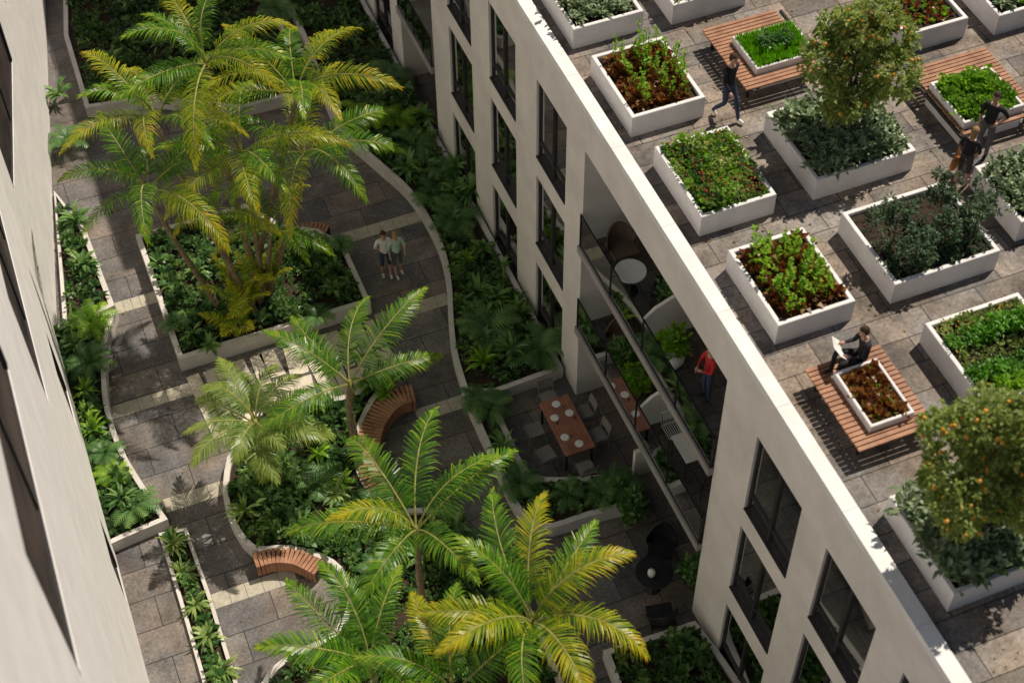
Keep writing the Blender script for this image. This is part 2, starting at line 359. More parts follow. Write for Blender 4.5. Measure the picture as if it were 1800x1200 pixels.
# left building
LB=empty('left_building',(0,0,0),0,'pale smooth plaster building along the left edge with a few large dark openings','building')
S1a,S1b,S2b=(-1.75,1,0),(-1.34,30,0),(2.25,50,0)
def leftwall(Pa,Pb,inn,zt,hs):
    L=(Vector(Pb)-Vector(Pa)).length; Wf=frameW(Pa,Pb,inn); hs=[h+(.07,) for h in hs]
    wallholes(Wf,L,0,zt,hs,.07).build('wall',K['plaster_light'],LB)
    for h in hs:
        g=MB(); a,b,c,d=h[:4]; f=.10
        g.box(a+.003,a+f,.004,.068,c+.003,d-.003,Wf); g.box(b-f,b-.003,.004,.068,c+.003,d-.003,Wf); n=max(1,round((b-a)/2.6))
        for i in range(1,n): s=a+(b-a)*i/n; g.box(s-.04,s+.04,.03,.068,c+f,d-f,Wf)
        g.box(a+f,b-f,.02,.068,c+.003,c+.04,Wf); g.box(a+f,b-f,.01,.068,d-f,d-.003,Wf)
        o=g.build('window',K['frame'],LB); p=MB(); p.quad(Wf(a,.066,c),Wf(b,.066,c),Wf(b,.066,d),Wf(a,.066,d)); p.build('dark_pane',K['darkpane'],o)  # pane is a flat sheet coloured dark so the window reads unlit
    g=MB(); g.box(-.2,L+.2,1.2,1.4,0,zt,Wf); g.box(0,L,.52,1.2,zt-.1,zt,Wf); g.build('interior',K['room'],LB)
leftwall(S1a,S1b,(-1,0,0),25,[(10.0,15.5,14.6,17.6),(19.5,26.5,8.6,11.8),(24.2,25.6,1.9,4.1),(19.9,21.2,.4,2.4)])
n2=Vector((S2b[0]-S1b[0],S2b[1]-S1b[1],0)).normalized(); leftwall(S1b,S2b,(-n2.y,n2.x,0),25,[(1.0,6.0,4.6,8.2),(7.6,12.5,5.2,8.6)])
# ------------------------------------------------------------ foliage meshes
def frond_mesh(name,L,e0,e1,pairs,ll,lw,mat_,seed,vee=.25,droop=.5,stalk=.16,curl=0.0):
    rs=random.Random(seed); g=MB(); N=16; P=[];D=[]; p=Vector((0,0,0))
    for i in range(N+1):
        t=i/N; e=e0+(e1-e0)*t**1.25; d=Vector((math.cos(e),curl*t,math.sin(e))).normalized(); P.append(p.copy()); D.append(d); p=p+d*(L/N)
    g.cm=1; g.tube(P,[.026*(1-.85*i/N)+.003 for i in range(N+1)],5,False); g.cm=0
    for j in range(pairs):
        t=stalk+(1-stalk)*(j+.5)/pairs; x=t*N; i=min(int(x),N-1); fr=x-i; q=P[i].lerp(P[i+1],fr); d=D[i].lerp(D[i+1],fr).normalized()
        sw=math.radians(68-44*t*t); prof=math.sin(math.pi*min(1,(.18+.80*(t-stalk)/(1-stalk))**.85)) ; prof=max(.26,prof**.75)
        side=d.cross(Vector((0,0,1))).normalized(); up=side.cross(d).normalized()
        for sgn in(-1,1):
            l=ll*prof*rs.uniform(.8,1.12); a=sw+rs.uniform(-.1,.1)
            dir_=(d*math.cos(a)+side*sgn*math.sin(a)+up*(vee*rs.uniform(.2,1.6))).normalized()
            wv=(d*math.sin(a)-side*sgn*math.cos(a)).normalized()*lw*.5
            dr=droop*rs.uniform(.5,1.5)
            m1=q+dir_*l*.4; m2=q+dir_*l*.78-Vector((0,0,l*dr*.3)); tp=q+dir_*l*.98-Vector((0,0,l*dr))
            b=len(g.v); g.v+=[tuple(q-wv*.5),tuple(q+wv*.5),tuple(m1+wv),tuple(m1-wv),tuple(m2+wv*.7),tuple(m2-wv*.7),tuple(tp)]
            rv=min(1,max(0,rs.gauss(.24+.45*t,.17)))
            for f in((0,1,2,3),(3,2,4,5),(5,4,6)): g.f.append(tuple(b+k for k in f)); g.r.append(min(1,rv+(.15 if f[0]==5 else 0))); g.m.append(0)
    return g.mesh(name,[mat_,K['stem']])
def fset(L,m_,n=5,seed=1,e0=(.9,.5),e1=(-.9,-.5),pairs=60,ll=.52,lw=.026,**k):
    rs=random.Random(seed); return [frond_mesh('frond',L*rs.uniform(.88,1.08),rs.uniform(*e0),rs.uniform(*e1),pairs,ll,lw,m_,seed*10+i,curl=rs.uniform(-.3,.3),**k) for i in range(n)]
F1=fset(2.75,G['palm'],6,1,(1.15,.5),(-1.25,-.6),ll=.46)
F1g=fset(2.75,G['palmgold'],5,2,(1.2,.5),(-1.2,-.55),ll=.46)
F2=fset(2.8,G['palm'],6,3,(1.0,.5),(-1.0,-.4),pairs=64,ll=.54,lw=.030)
F2g=fset(2.65,G['palmgold'],4,4,(.95,.4),(-1.05,-.45),pairs=62,ll=.52,lw=.030)
FL=fset(3.1,G['palm'],4,8,(.9,.55),(-.75,-.4),pairs=66,ll=.52,lw=.030,vee=.1)
F3=fset(1.9,G['palmpale'],5,5,(.8,.2),(-1.1,-.7),pairs=54,ll=.46,lw=.028,vee=.05)
F4=fset(1.5,G['palmgold'],4,6,(1.35,1.0),(.1,.6),pairs=34,ll=.36,lw=.028)
def crown(par,c,sets,n,start=0,tilt=(-.15,.5),sc=(.85,1.1),azs=None):
    if azs: n=len(azs)
    for i in range(n):
        az=start+2*math.pi*i/n+U(-.25,.25)
        if azs: az=math.radians(azs[i]+U(-5,5)); 
        me=random.choice(sets); inst('frond',me,par,c,(U(-.35,.35),-U(*tilt),az),U(*sc))
def trunkpts(a,b,bow=.25):
    a=Vector(a);b=Vector(b); out=[]; s=Vector((U(-1,1),U(-1,1),0))*bow
    for i in range(13):
        t=i/12; out.append(a.lerp(b,t)+s*math.sin(math.pi*t)*t*.6)
    return out
def trunk(par,a,b,r0,r1,rings=True):
    P=trunkpts(a,b); g=MB()
    pts=[];rr=[]
    n=len(P)*3
    for i in range(n):
        t=i/(n-1); x=t*(len(P)-1); k=min(int(x),len(P)-2); pts.append(P[k].lerp(P[k+1],x-k)); rr.append((r0+(r1-r0)*t)*(1+(.09 if i%2 else -.03)))
    g.tube(pts,rr,9); return g.build('trunk',K['trunk'],par)
base=at(440,545,.45)
PC=empty('palm_clump',base,0,'tall cluster of golden green palms with several trunks in the square courtyard planter','palm tree')
for (px,py,z,kind,n,st) in ((362,112,7.5,'g',9,.3),(275,215,6.4,'y',9,.9),(520,165,6.6,'y',9,0),(262,335,5.2,'g',8,.5),(425,270,5.6,'y',9,.2),(535,272,4.9,'g',8,1),(385,365,3.9,'y',6,.4),(475,405,3.1,'y',6,.6)):
    c=at(px,py,z)-base; b0=Vector((U(-.55,.55)+c.x*.15,U(-.4,.4),-.1)); trunk(PC,b0,c-Vector((0,0,.15)),.085,.055)
    s=F1+F1g[:2] if kind=='g' else F1g+F1[:3]
    crown(PC,c,s,n,st,(-.2,.4),(.88,1.12) if z>4.5 else (.6,.8))
for i in range(7):
    c=Vector((U(-.9,.9),U(-1.0,.3),U(.1,1.0))); crown(PC,c,F4,4,R(),(-.2,.3),(.6,1.0))
def palm(px,py,z,label,sets,n,st,r=(.14,.08),base_off=(0,0),tilt=(-.15,.4),sc=(.85,1.1),name='palm_tree',azs=None):
    c=at(px,py,z); b=Vector((c.x+base_off[0],c.y+base_off[1],.35)); o=empty(name,b,0,label,'palm tree'); c=c-b
    trunk(o,(0,0,-.1),c-Vector((0,0,.1)),*r)
    g=MB(); g.tube([c-Vector((0,0,.55)),c-Vector((0,0,.3)),c+Vector((0,0,.15))],[r[1]*1.0,r[1]*1.35,r[1]*.5],9); g.build('crownshaft',K['stem'],o,True)
    crown(o,c,sets,n,st,tilt,sc,azs); return o
palm(615,675,3.2,'slender palm with a few long upswept fronds beside the curved wooden bench',FL,7,.25,(.13,.075),(-.1,-.3),(-.1,.2),(.85,1.02),azs=[2,30,66,112,136,205])
palm(450,745,2.7,'short palm with pale drooping fronds beside the flagstone path',F3,15,.5,(.12,.08),(.3,-.3))
palm(732,932,4.9,'tall lime green palm standing left of the dark terraces in the lower bed',F2+F2g[:1],9,1.35,(.1,.06),(0,0),(-.05,.4),(.92,1.1),azs=[97,66,32,4,150,180,210,290])
palm(935,1095,6.2,'bright yellow green palm at the bottom edge in front of the round black table',F2+F2g,11,.4,(.1,.06),(-.2,0),(-.05,.4),(.9,1.08),azs=[90,60,34,4,-38,-80,130,165,205,250])
palm(650,1165,4.9,'dark green palm at the bottom edge near the small curved bench',F2,10,.1,(.1,.06),(0,0),(-.1,.35),(.8,1.0),azs=[92,122,160,195,230,50,280])
palm(800,1215,5.4,'golden frond palm cut by the bottom edge between two greener palms',F2g+F2[:2],9,.9,(.1,.06),(0,0),(-.1,.3),(.8,1.0),azs=[100,62,20,150,190,225])
def rosette(g,c,n,L,wd,e=(.2,1.1),rr=(.1,.9)):
    for i in range(n):
        a=U(0,6.283); el=U(*e); d=Vector((math.cos(a)*math.cos(el),math.sin(a)*math.cos(el),math.sin(el)))
        l=L*U(.7,1.15); g.leaf(c+d*.02,d,Vector((0,0,1)),l,wd*U(.8,1.2),U(*rr),U(.1,.4))
def fern_mesh(seed,m_=None,n=15,L=.62):
    rs=random.Random(seed); g=MB()
    for i in range(n):
        az=6.283*i/n+rs.uniform(-.2,.2); e0=rs.uniform(.5,1.25); Lf=L*rs.uniform(.75,1.15); N=12; p=Vector((0,0,.03)); h=Vector((math.cos(az),math.sin(az),0)); sd_=Vector((-h.y,h.x,0)); rb=rs.uniform(.15,.75)
        for j in range(N):
            t=j/N; e=e0-(e0+.6)*t; d=h*math.cos(e)+Vector((0,0,math.sin(e))); q=p+d*(Lf/N)
            l=.13*L/.6*math.sin(math.pi*(.15+.8*t))**.7
            for sg_ in(-1,1):
                b0=p; tip=b0+sd_*sg_*l+d*l*.8-Vector((0,0,l*.15)); wv=d*(Lf/N)
                g.quad(b0,b0+wv*.95,tip+wv*.1,tip-wv*.1,r=min(1,max(0,rs.gauss(rb+.2*t,.06))))
            p=q
    return g.mesh('fern',m_ or G['fern'])
def blade_mesh(seed,m_,n=20,L=.5,wd=.085):
    rs=random.Random(seed); g=MB()
    for i in range(n):
        az=rs.uniform(0,6.28); h=Vector((math.cos(az),math.sin(az),0)); sd_=Vector((-h.y,h.x,0)); e=rs.uniform(.3,1.35); Lf=L*rs.uniform(.6,1.1); p=Vector((0,0,.03)); rv=rs.uniform(.1,.9); pr=[.25,.9,1,.7,0]; N=4; prev=None
        for j in range(N+1):
            w_=sd_*wd*.5*pr[j]; cur=(p-w_,p+w_)
            if prev: g.quad(prev[0],prev[1],cur[1],cur[0],r=min(1,rv+.05*j))
            prev=cur; ee=e-1.5*(j/N)**1.3; p=p+(h*math.cos(ee)+Vector((0,0,math.sin(ee))))*(Lf/N)
    return g.mesh('leafy_plant',m_)
FERN=[fern_mesh(i) for i in range(4)]+[blade_mesh(50,G['fern']),blade_mesh(51,G['fern'],26,.55,.07)]; FERNL=[fern_mesh(21,G['lime'])]+[blade_mesh(i+60,G['lime']) for i in range(2)]; FERNP=[blade_mesh(70+i,G['fernpale'],26,.46,.065) for i in range(3)]
BL=[blade_mesh(i+80,G['fern'],22,.42,.1) for i in range(3)]+[blade_mesh(i+90,G['bed'],26,.45,.12) for i in range(3)]
def leafy_mesh(m_,seed,n=26,L=.2,wd=.08,h=.3,spread=.15):
    random.seed(seed); g=MB()
    for i in range(n):
        c=Vector((U(-1,1)*spread,U(-1,1)*spread,U(.0,h))); rosette(g,c,3,L,wd)
    return g.mesh('leafy_plant',m_)
def upright_mesh(m_,seed,h=.5,n=34,L=.10,wd=.055):
    random.seed(seed); g=MB(); g.cm=0
    for i in range(n):
        z=U(.05,h); a=U(0,6.28); rad=.06*(1-.6*z/h); c=Vector((math.cos(a)*rad*.4,math.sin(a)*rad*.4,z)); e=U(0,.9)
        g.leaf(c,Vector((math.cos(a)*math.cos(e),math.sin(a)*math.cos(e),math.sin(e))),Vector((0,0,1)),L*U(.7,1.2)*(1.15-.5*z/h),wd,U(.1,1),.2)
    g.tube([(0,0,0),(0,0,h*.95)],.008,4)
    return g.mesh('upright_plant',m_)
def lettuce_mesh(m_,seed,n=20,L=.16,wd=.075):
    random.seed(seed); g=MB(); k=seed*.07%.3; rosette(g,Vector((0,0,.02)),n,L,wd,(.1,1.4),(k,k+.65)); return g.mesh('lettuce',m_)
LETR=[lettuce_mesh(G['red'],i) for i in(1,2,3,4)]; LETG=[lettuce_mesh(G['lime'],i) for i in(4,5)]
UPG=[upright_mesh(G['lime'],i) for i in(1,2,3)]; SAGE=[leafy_mesh(G['sage'],i,20,.20,.065,.2,.16) for i in(1,2,3)]
random.seed(11)
def fill(name,label,cat,P,z,dens,m_,L=(.14,.26),wd=.09,hh=(0,.25),n=(6,10),gap=-.45):
    g=MB(); x0,x1=min(p.x for p in P),max(p.x for p in P); y0,y1=min(p.y for p in P),max(p.y for p in P)
    N=int((x1-x0)*(y1-y0)*dens)
    for i in range(N):
        x,y=U(x0,x1),U(y0,y1)
        if not inpoly(x,y,P): continue
        k=noise.noise(Vector((x*.9,y*.9,3.1))); k2=noise.noise(Vector((x*2.1,y*2.1,8.1)))
        if k<gap and R()<.6: continue
        s=1+k*.9
        rosette(g,Vector((x,y,z+U(*hh)*s*(1+k2))),random.randint(*n),U(*L)*s,wd*s,(.0,1.2),(max(0,.1+k2*.6),min(1,max(.2,.7+k2*.9))))
    o=g.build(name,m_); return tag(o,label,cat,kind='stuff')
def inset(P,d):
    out=[];n=len(P); area=sum(P[i].x*P[(i+1)%n].y-P[(i+1)%n].x*P[i].y for i in range(n)); sg_=1 if area>0 else -1
    for i in range(n):
        a=(P[i]-P[i-1]); b=(P[(i+1)%n]-P[i]); a.z=b.z=0
        if a.length<1e-6:a=b
        if b.length<1e-6:b=a
        a.normalize();b.normalize(); na=Vector((-a.y,a.x,0))*sg_; nb=Vector((-b.y,b.x,0))*sg_; m_=na+nb
        if m_.length<.2: m_=na
        m_.normalize(); out.append(P[i]+m_*min(d*1.5,d/max(.5,m_.dot(na))))
    return out
def bed(name,label,P,h,th=.14,dens=16,m_='bed',smooth=0,L=(.15,.28),cover=None):
    if smooth: P=smoothline(P,smooth,True)
    P=[Vector((p.x,p.y,0)) for p in P]; Q=inset(P,th); o=empty(name,(0,0,0),0,label,'planter'); g=MB(); n=len(P)
    def V(p,z): return (p.x,p.y,z)
    for i in range(n):
        a,b=P[i],P[(i+1)%n]; c,d=Q[i],Q[(i+1)%n]
        g.quad(V(a,.0),V(b,.0),V(b,h),V(a,h)); g.quad(V(a,h),V(b,h),V(d,h),V(c,h)); g.quad(V(c,h),V(d,h),V(d,h-.15),V(c,h-.15))
    g.build('rim_wall',K['rim'],o)
    s=MB(); s.quad(*[V(p,h-.1) for p in Q]); s.build('soil',K['soil'],o)
    fill('ground_cover','low leafy ground cover filling '+label,'ground cover',inset(Q,.09),h-.1,dens,G[m_],L,.1,(0,.2))
    return P
def PX(lst,z): return [at(a,b,z) for a,b in lst]
C1=[Vector(q) for q in ((1.45,27.6,0),(6.72,27.6,0),(6.72,29.9,0),(6.2,30.7,0),(5.4,31.2,0),(4.6,32.4,0),(1.45,32.4,0))]
bed('courtyard_planter','the raised square courtyard planter under the palm cluster',C1,.5,dens=44,L=(.14,.26))
C2=PX([(712,652),(668,690),(640,740),(630,790),(645,845),(690,890),(780,896),(870,960),(930,1060),(990,1200),(1010,1300),(470,1300),(480,1170),(585,1110),(612,1040),(580,990),(510,966),(442,965),(402,910),(392,850),(410,780),(475,712),(600,695)],.4)
bed('winding_planter','the winding planter between the flagstones and the lower palms',C2,.4,smooth=3,dens=40)
C3=smoothline(PX([(470,-60),(530,60),(575,185),(605,235),(660,285),(715,335),(752,392),(775,445),(785,500),(788,560),(795,620),(815,688)],.4),4)+PX([(870,690),(985,648)],.4)
C3=C3+[Vector((XF-.08,C3[-1].y,0)),Vector((XF-.08,C3[0].y,0))]
bed('facade_planter','the long planter against the beige facade',C3,.4,dens=34)
C4=smoothline(PX([(817,700),(862,697),(895,760),(932,828),(1000,838),(1100,828)],.4),4)+smoothline(PX([(1118,885),(1040,905),(955,928),(905,890),(862,800)],.4),4)
bed('terrace_planter','the narrow planter wrapped round the dining terrace',C4,.4,dens=38)
C5=PX([(1060,1142),(1222,1090),(1262,1140),(1345,1260),(1130,1330)],.4)
bed('corner_planter','the planter in the bottom corner under the facade',C5,.4,dens=40)
C6=smoothline(PX([(205,543),(190,590),(186,650),(193,720),(217,790),(252,850),(295,912)],.4),5)+PX([(219,944)],.4)
C6=C6+[Vector((-1.75,C6[-1].y-.1,0)),Vector((-1.75,C6[0].y+.1,0))]
bed('curved_planter','the curved planter against the left building',C6,.4,dens=40,th=.13)
C7=PX([(278,935),(328,925),(372,1050),(418,1200),(440,1300),(385,1300),(322,1080)],.15)
bed('edge_bed','the sunny leafy strip in the lower left',C7,.12,dens=44,th=.09,L=(.12,.24),m_='fern')
C8=PX([(93,330),(150,400),(200,532),(110,575)],.3)
bed('wall_bed','the fern bed beside the upper left wall',C8,.2,dens=32)
C9=PX([(112,62),(150,190),(260,172),(420,190),(540,160),(560,120),(500,50),(440,-80),(110,-80)],.4)
bed('far_planter','the shaded planter behind the palm cluster',C9,.4,dens=32)
def place(lst,z,name,label,cat,group,ms,sc=(.8,1.15)):
    for (px,py) in lst:
        o=inst(name,random.choice(ms),None,at(px,py,z),(U(-.15,.15),U(-.15,.15),U(0,6.28)),U(*sc)); tag(o,label,cat,group)
place([(135,390),(150,468),(120,250),(105,170)],.2,'fern','spreading green fern beside the upper left wall','fern','ferns by the upper left wall',FERN,(1.1,1.5))
place([(160,570),(135,610),(150,690),(185,800),(165,760),(215,880),(240,895),(160,640),(200,840),(150,730),(130,575)],.4,'fern','bright fern in the curved planter against the left building','fern','ferns in the curved planter',FERN+FERNL+FERNL,(.8,1.25))
place([(305,960),(322,1010),(345,1065),(368,1120),(392,1180)],.1,'leafy_plant','pale sunlit strap leaved plant in the strip at the lower left','plant','plants in the lower left strip',FERNP,(1.,1.35))
place([(680,140),(700,215),(640,215),(730,260),(700,170),(775,300),(760,350),(800,390),(830,340),(820,460),(840,520),(880,470),(850,640),(900,620),(950,620),(860,580),(910,540),(640,160),(720,300)],.4,'fern','fern in the long planter against the beige facade','fern','ferns in the facade planter',FERN+FERN+FERNL,(.9,1.6))
place([(740,210),(665,180),(805,340),(790,390),(850,440),(870,530),(830,560),(890,580),(850,600),(930,590),(800,300),(745,300)],.4,'broad_leaf_plant','dark broad leaved plant in the long planter against the beige facade','plant','broad leaved plants in the facade planter',BL,(.9,1.5))
place([(860,720),(885,790),(840,705),(1080,850),(1000,870),(1060,870),(915,850),(1100,860)],.4,'fern','fern in the narrow planter beside the dining terrace','fern','ferns round the dining terrace',FERN,(.8,1.2))
place([(430,900),(440,830),(560,850),(590,870),(520,740),(560,760),(660,890),(530,930),(640,930),(700,960),(760,930),(820,970),(680,690),(660,1010),(850,1000)],.4,'fern','fern among the planting of the winding planter','fern','ferns in the winding planter',FERN+FERNL+FERNP,(.8,1.3))
place([(470,880),(500,820),(560,800),(600,850),(600,910),(520,710),(560,715),(650,680),(480,930),(690,930),(740,980),(800,930)],.4,'broad_leaf_plant','glossy broad leaved plant in the winding planter','plant','broad leaved plants in the winding planter',BL+FERNL[1:],(.8,1.3))
place([(340,590),(370,610),(590,470),(560,430),(600,430),(610,500),(310,570),(520,560),(560,560),(280,470),(350,480)],.5,'fern','dark fern near the palm trunks in the square courtyard planter','fern','ferns in the square planter',FERN,(.7,1.1))
place([(200,110),(280,80),(330,140),(240,150),(450,120),(500,90),(520,140),(490,20)],.4,'fern','shaded fern in the planter behind the palm cluster','fern','ferns behind the palms',FERN,(1.,1.4))
# ------------------------------------------------------------ roof planters
def rect(L,B,Rr,z):
    a,b,c=at(*L,z),at(*B,z),at(*Rr,z); return ((a.x+b.x)/2,c.x,(b.y+c.y)/2,a.y)
PH=.55
def planter(r,label,z=ZR,h=PH,th=.09,name='roof_planter',mt='planter'):
    x0,x1,y0,y1=r; o=empty(name,((x0+x1)/2,(y0+y1)/2,z),0,label,'planter'); cx,cy=o.location.x,o.location.y
    g=MB(); a,b,c,d=x0-cx,x1-cx,y0-cy,y1-cy; e=.012
    O=[(a,c),(b,c),(b,d),(a,d)]; I=[(a+th,c+th),(b-th,c+th),(b-th,d-th),(a+th,d-th)]; O2=[(a+e,c+e),(b-e,c+e),(b-e,d-e),(a+e,d-e)]; I2=[(a+th-e,c+th-e),(b-th+e,c+th-e),(b-th+e,d-th+e),(a+th-e,d-th+e)]
    for i in range(4):
        j=(i+1)%4
        g.quad((*O[i],0),(*O[j],0),(*O[j],h-e),(*O[i],h-e)); g.quad((*O[i],h-e),(*O[j],h-e),(*O2[j],h),(*O2[i],h)); g.quad((*O2[i],h),(*O2[j],h),(*I2[j],h),(*I2[i],h))
        g.quad((*I2[i],h),(*I2[j],h),(*I[j],h-e),(*I[i],h-e)); g.quad((*I[i],h-e),(*I[j],h-e),(*I[j],h-.2),(*I[i],h-.2))
    g.build('planter_box',K[mt],o)
    s=MB(); n=8
    for i in range(n):
        for j in range(n):
            X=[a+th+(b-a-2*th)*k/n for k in(i,i+1)]; Y=[c+th+(d-c-2*th)*k/n for k in(j,j+1)]
            s.quad(*[(x,y,h-.1+.04*noise.noise(Vector((x*3,y*3,cx)))) for x,y in((X[0],Y[0]),(X[1],Y[0]),(X[1],Y[1]),(X[0],Y[1]))])
    s.build('soil',K['soil'],o)
    return (x0+th,x1-th,y0+th,y1-th)
def rp(r): return [Vector(q) for q in((r[0],r[2],0),(r[1],r[2],0),(r[1],r[3],0),(r[0],r[3],0))]
def gridplants(r,nx,ny,ms,z,name,label,cat,group,sc=(.8,1.1),jit=.25,sel=None,m_=.12,zs=(.8,1.3)):
    x0,x1,y0,y1=r[0]+m_,r[1]-m_,r[2]+m_,r[3]-m_
    for i in range(nx):
        for j in range(ny):
            if sel and not sel(i,j): continue
            x=x0+(x1-x0)*(i+.5+U(-jit,jit))/nx; y=y0+(y1-y0)*(j+.5+U(-jit,jit))/ny
            s=U(*sc); tag(inst(name,random.choice(ms),None,(x,y,z),(U(-.12,.12),U(-.12,.12),U(0,6.28)),(s,s,s*U(*zs))),label,cat,group)
ZT=ZR+PH; ZS=ZT-.1
def R3(a,b,c): return rect(a,b,c,ZT)
p1=R3((925,-75),(1010,58),(1128,14)); p2=R3((1042,97),(1111,213),(1237,166)); p3=R3((1153,257),(1233,386),(1363,338)); p4=R3((1274,441),(1376,574),(1502,525))
p5=R3((1347,197),(1437,320),(1609,262)); p6=R3((1478,374),(1577,503),(1757,437)); p7=R3((1625,568),(1735,715),(1900,650)); p8=R3((1562,872),(1680,1048),(1860,970))
p9=R3((1720,290),(1790,395),(1960,335)); p10=R3((1130,-60),(1188,12),(1312,-28)); p11=R3((1520,-25),(1592,64),(1702,30)); p12=R3((1690,-40),(1762,30),(1880,-10))
r=planter(p1,'white roof planter of pale sage plants at the top, next to the roof edge'); gridplants(r,8,7,SAGE,ZS,'sage_plant','pale sage plant in the topmost planter by the roof edge','plant','sage in the top planter',(.9,1.3))
r=planter(p2,'white roof planter with tall green plants and dark red lettuces near the roof edge')
gridplants(r,11,11,LETR,ZS,'red_lettuce','dark red lettuce in the upper lettuce planter on the roof','plant','red lettuces in the upper planter',(.9,1.7),sel=lambda i,j:R()<.85)
gridplants(r,7,8,UPG,ZS,'climbing_green_plant','tall lime green plant in the upper lettuce planter on the roof','plant','tall greens in the upper planter',(.8,1.15),.2,sel=lambda i,j:i in(1,4,6) or (i==3 and j>3),zs=(.8,1.9))
r=planter(p3,'square white roof planter filled with lime green leaves and red flowers')
fill('flowering_ground_cover','dense lime green foliage with small red flowers in the square roof planter','ground cover',rp(r),ZS,190,G['lime'],(.07,.13),.05,(.0,.2),(4,6),-.9)
fill('yellow_ground_cover','yellow green leaves among the lime foliage of the square roof planter','ground cover',rp(r),ZS,80,G['citrus'],(.07,.12),.05,(.06,.22),(4,6),-.9)
fill('dark_ground_cover','darker green leaves among the lime green foliage of the square roof planter','ground cover',rp(r),ZS,45,G['bed'],(.08,.13),.05,(.06,.22),(4,6),-.1)
g=MB()
for i in range(230):
    x,y=U(r[0]+.05,r[1]-.05),U(r[2]+.05,r[3]-.05); g.ball((x,y,ZS+U(.17,.26)),U(.014,.022),6,4)
tag(g.build('red_flowers',K['berry']),'tiny red flowers dotted over the lime green roof planter','flowers',kind='stuff')
r=planter(p4,'white roof planter with lime upright plants over red leaf lettuce beside the roof edge')
gridplants(r,12,12,LETR,ZS,'red_lettuce','reddish brown lettuce in the middle planter by the roof edge','plant','red lettuces in the middle planter',(1,1.7),sel=lambda i,j:R()<.75)
gridplants(r,8,8,UPG,ZS,'climbing_green_plant','upright lime green plant in the middle planter by the roof edge','plant','greens in the middle planter',(.8,1.4),.4,sel=lambda i,j:(i+j)%2==0 and R()<.85,zs=(.7,1.4))
r=planter(p5,'large white roof planter holding the upper orange tree and sage plants'); gridplants(r,10,9,SAGE,ZS,'sage_plant','pale sage plant under the upper orange tree','plant','sage under the upper orange tree',(1.0,1.4))
r=planter(p6,'large white roof planter with bare soil and small dark bushy saplings')
fill('sparse_ground_cover','sparse dark green seedlings on the soil around the saplings','ground cover',rp(r),ZS,90,G['olive'],(.08,.13),.05,(.0,.1),(3,5))
r=planter(p7,'white roof planter at the right edge with bright green rows and orange flowers')
ny=5; st_=(r[3]-r[2])/ny
for k in range(ny):
    rr_=(r[0]+.05,r[1],r[2]+st_*k+.02,r[2]+st_*(k+1)-.02)
    if k%2: fill('green_row','bright green leafy row in the right edge planter','ground cover',rp(rr_),ZS,330,G['grass'],(.12,.2),.045,(.08,.30),(5,7),-.9)
    else: fill('olive_row','low olive green row between the bright rows of the right edge planter','ground cover',rp(rr_),ZS,190,G['citrus' if k else 'lime'],(.09,.14),.055,(.0,.14),(4,6),-.9)
g=MB()
for i in range(110):
    x,y=U(r[0]+.05,r[1]-.05),U(r[2]+.05,r[3]-.05)
    if x-r[0]>.3 and r[3]-y>.35: continue
    g.ball((x,y,ZS+U(.14,.20)),U(.013,.020),6,4)
tag(g.build('orange_flowers',K['orange']),'small orange flowers around the border of the right edge planter','flowers',kind='stuff')
r=planter(p8,'large white roof planter holding the lower orange tree and sage plants'); gridplants(r,11,11,SAGE,ZS,'sage_plant','pale sage plant under the lower orange tree','plant','sage under the lower orange tree',(1.0,1.5))
r=planter(p9,'white roof planter cut by the right edge below the couple'); gridplants(r,8,7,SAGE,ZS,'sage_plant','leafy plant in the planter below the couple at the right edge','plant','plants in the planter by the couple',(.9,1.3))
r=planter(p10,'white roof planter cut by the top edge, left of the grass topped bench'); gridplants(r,6,5,SAGE,ZS,'leafy_plant','leafy plant in the small planter cut by the top edge','plant','plants in the top edge planter',(.9,1.2))
r=planter(p11,'white roof planter with brown soil and small plants behind the upper orange tree')
gridplants(r,8,7,LETR,ZS,'red_lettuce','small red plant in the planter behind the upper orange tree','plant','red plants behind the orange tree',(.7,1.1),sel=lambda i,j:(i+j)%2)
gridplants(r,8,7,LETG,ZS,'green_seedling','small green seedling in the planter behind the upper orange tree','plant','seedlings behind the orange tree',(.5,.9),sel=lambda i,j:(i+j)%2==0)
r=planter(p12,'white roof planter in the top right corner'); gridplants(r,7,6,LETG+SAGE,ZS,'leafy_plant','leafy plant in the top right corner planter','plant','plants in the corner planter',(.9,1.2))
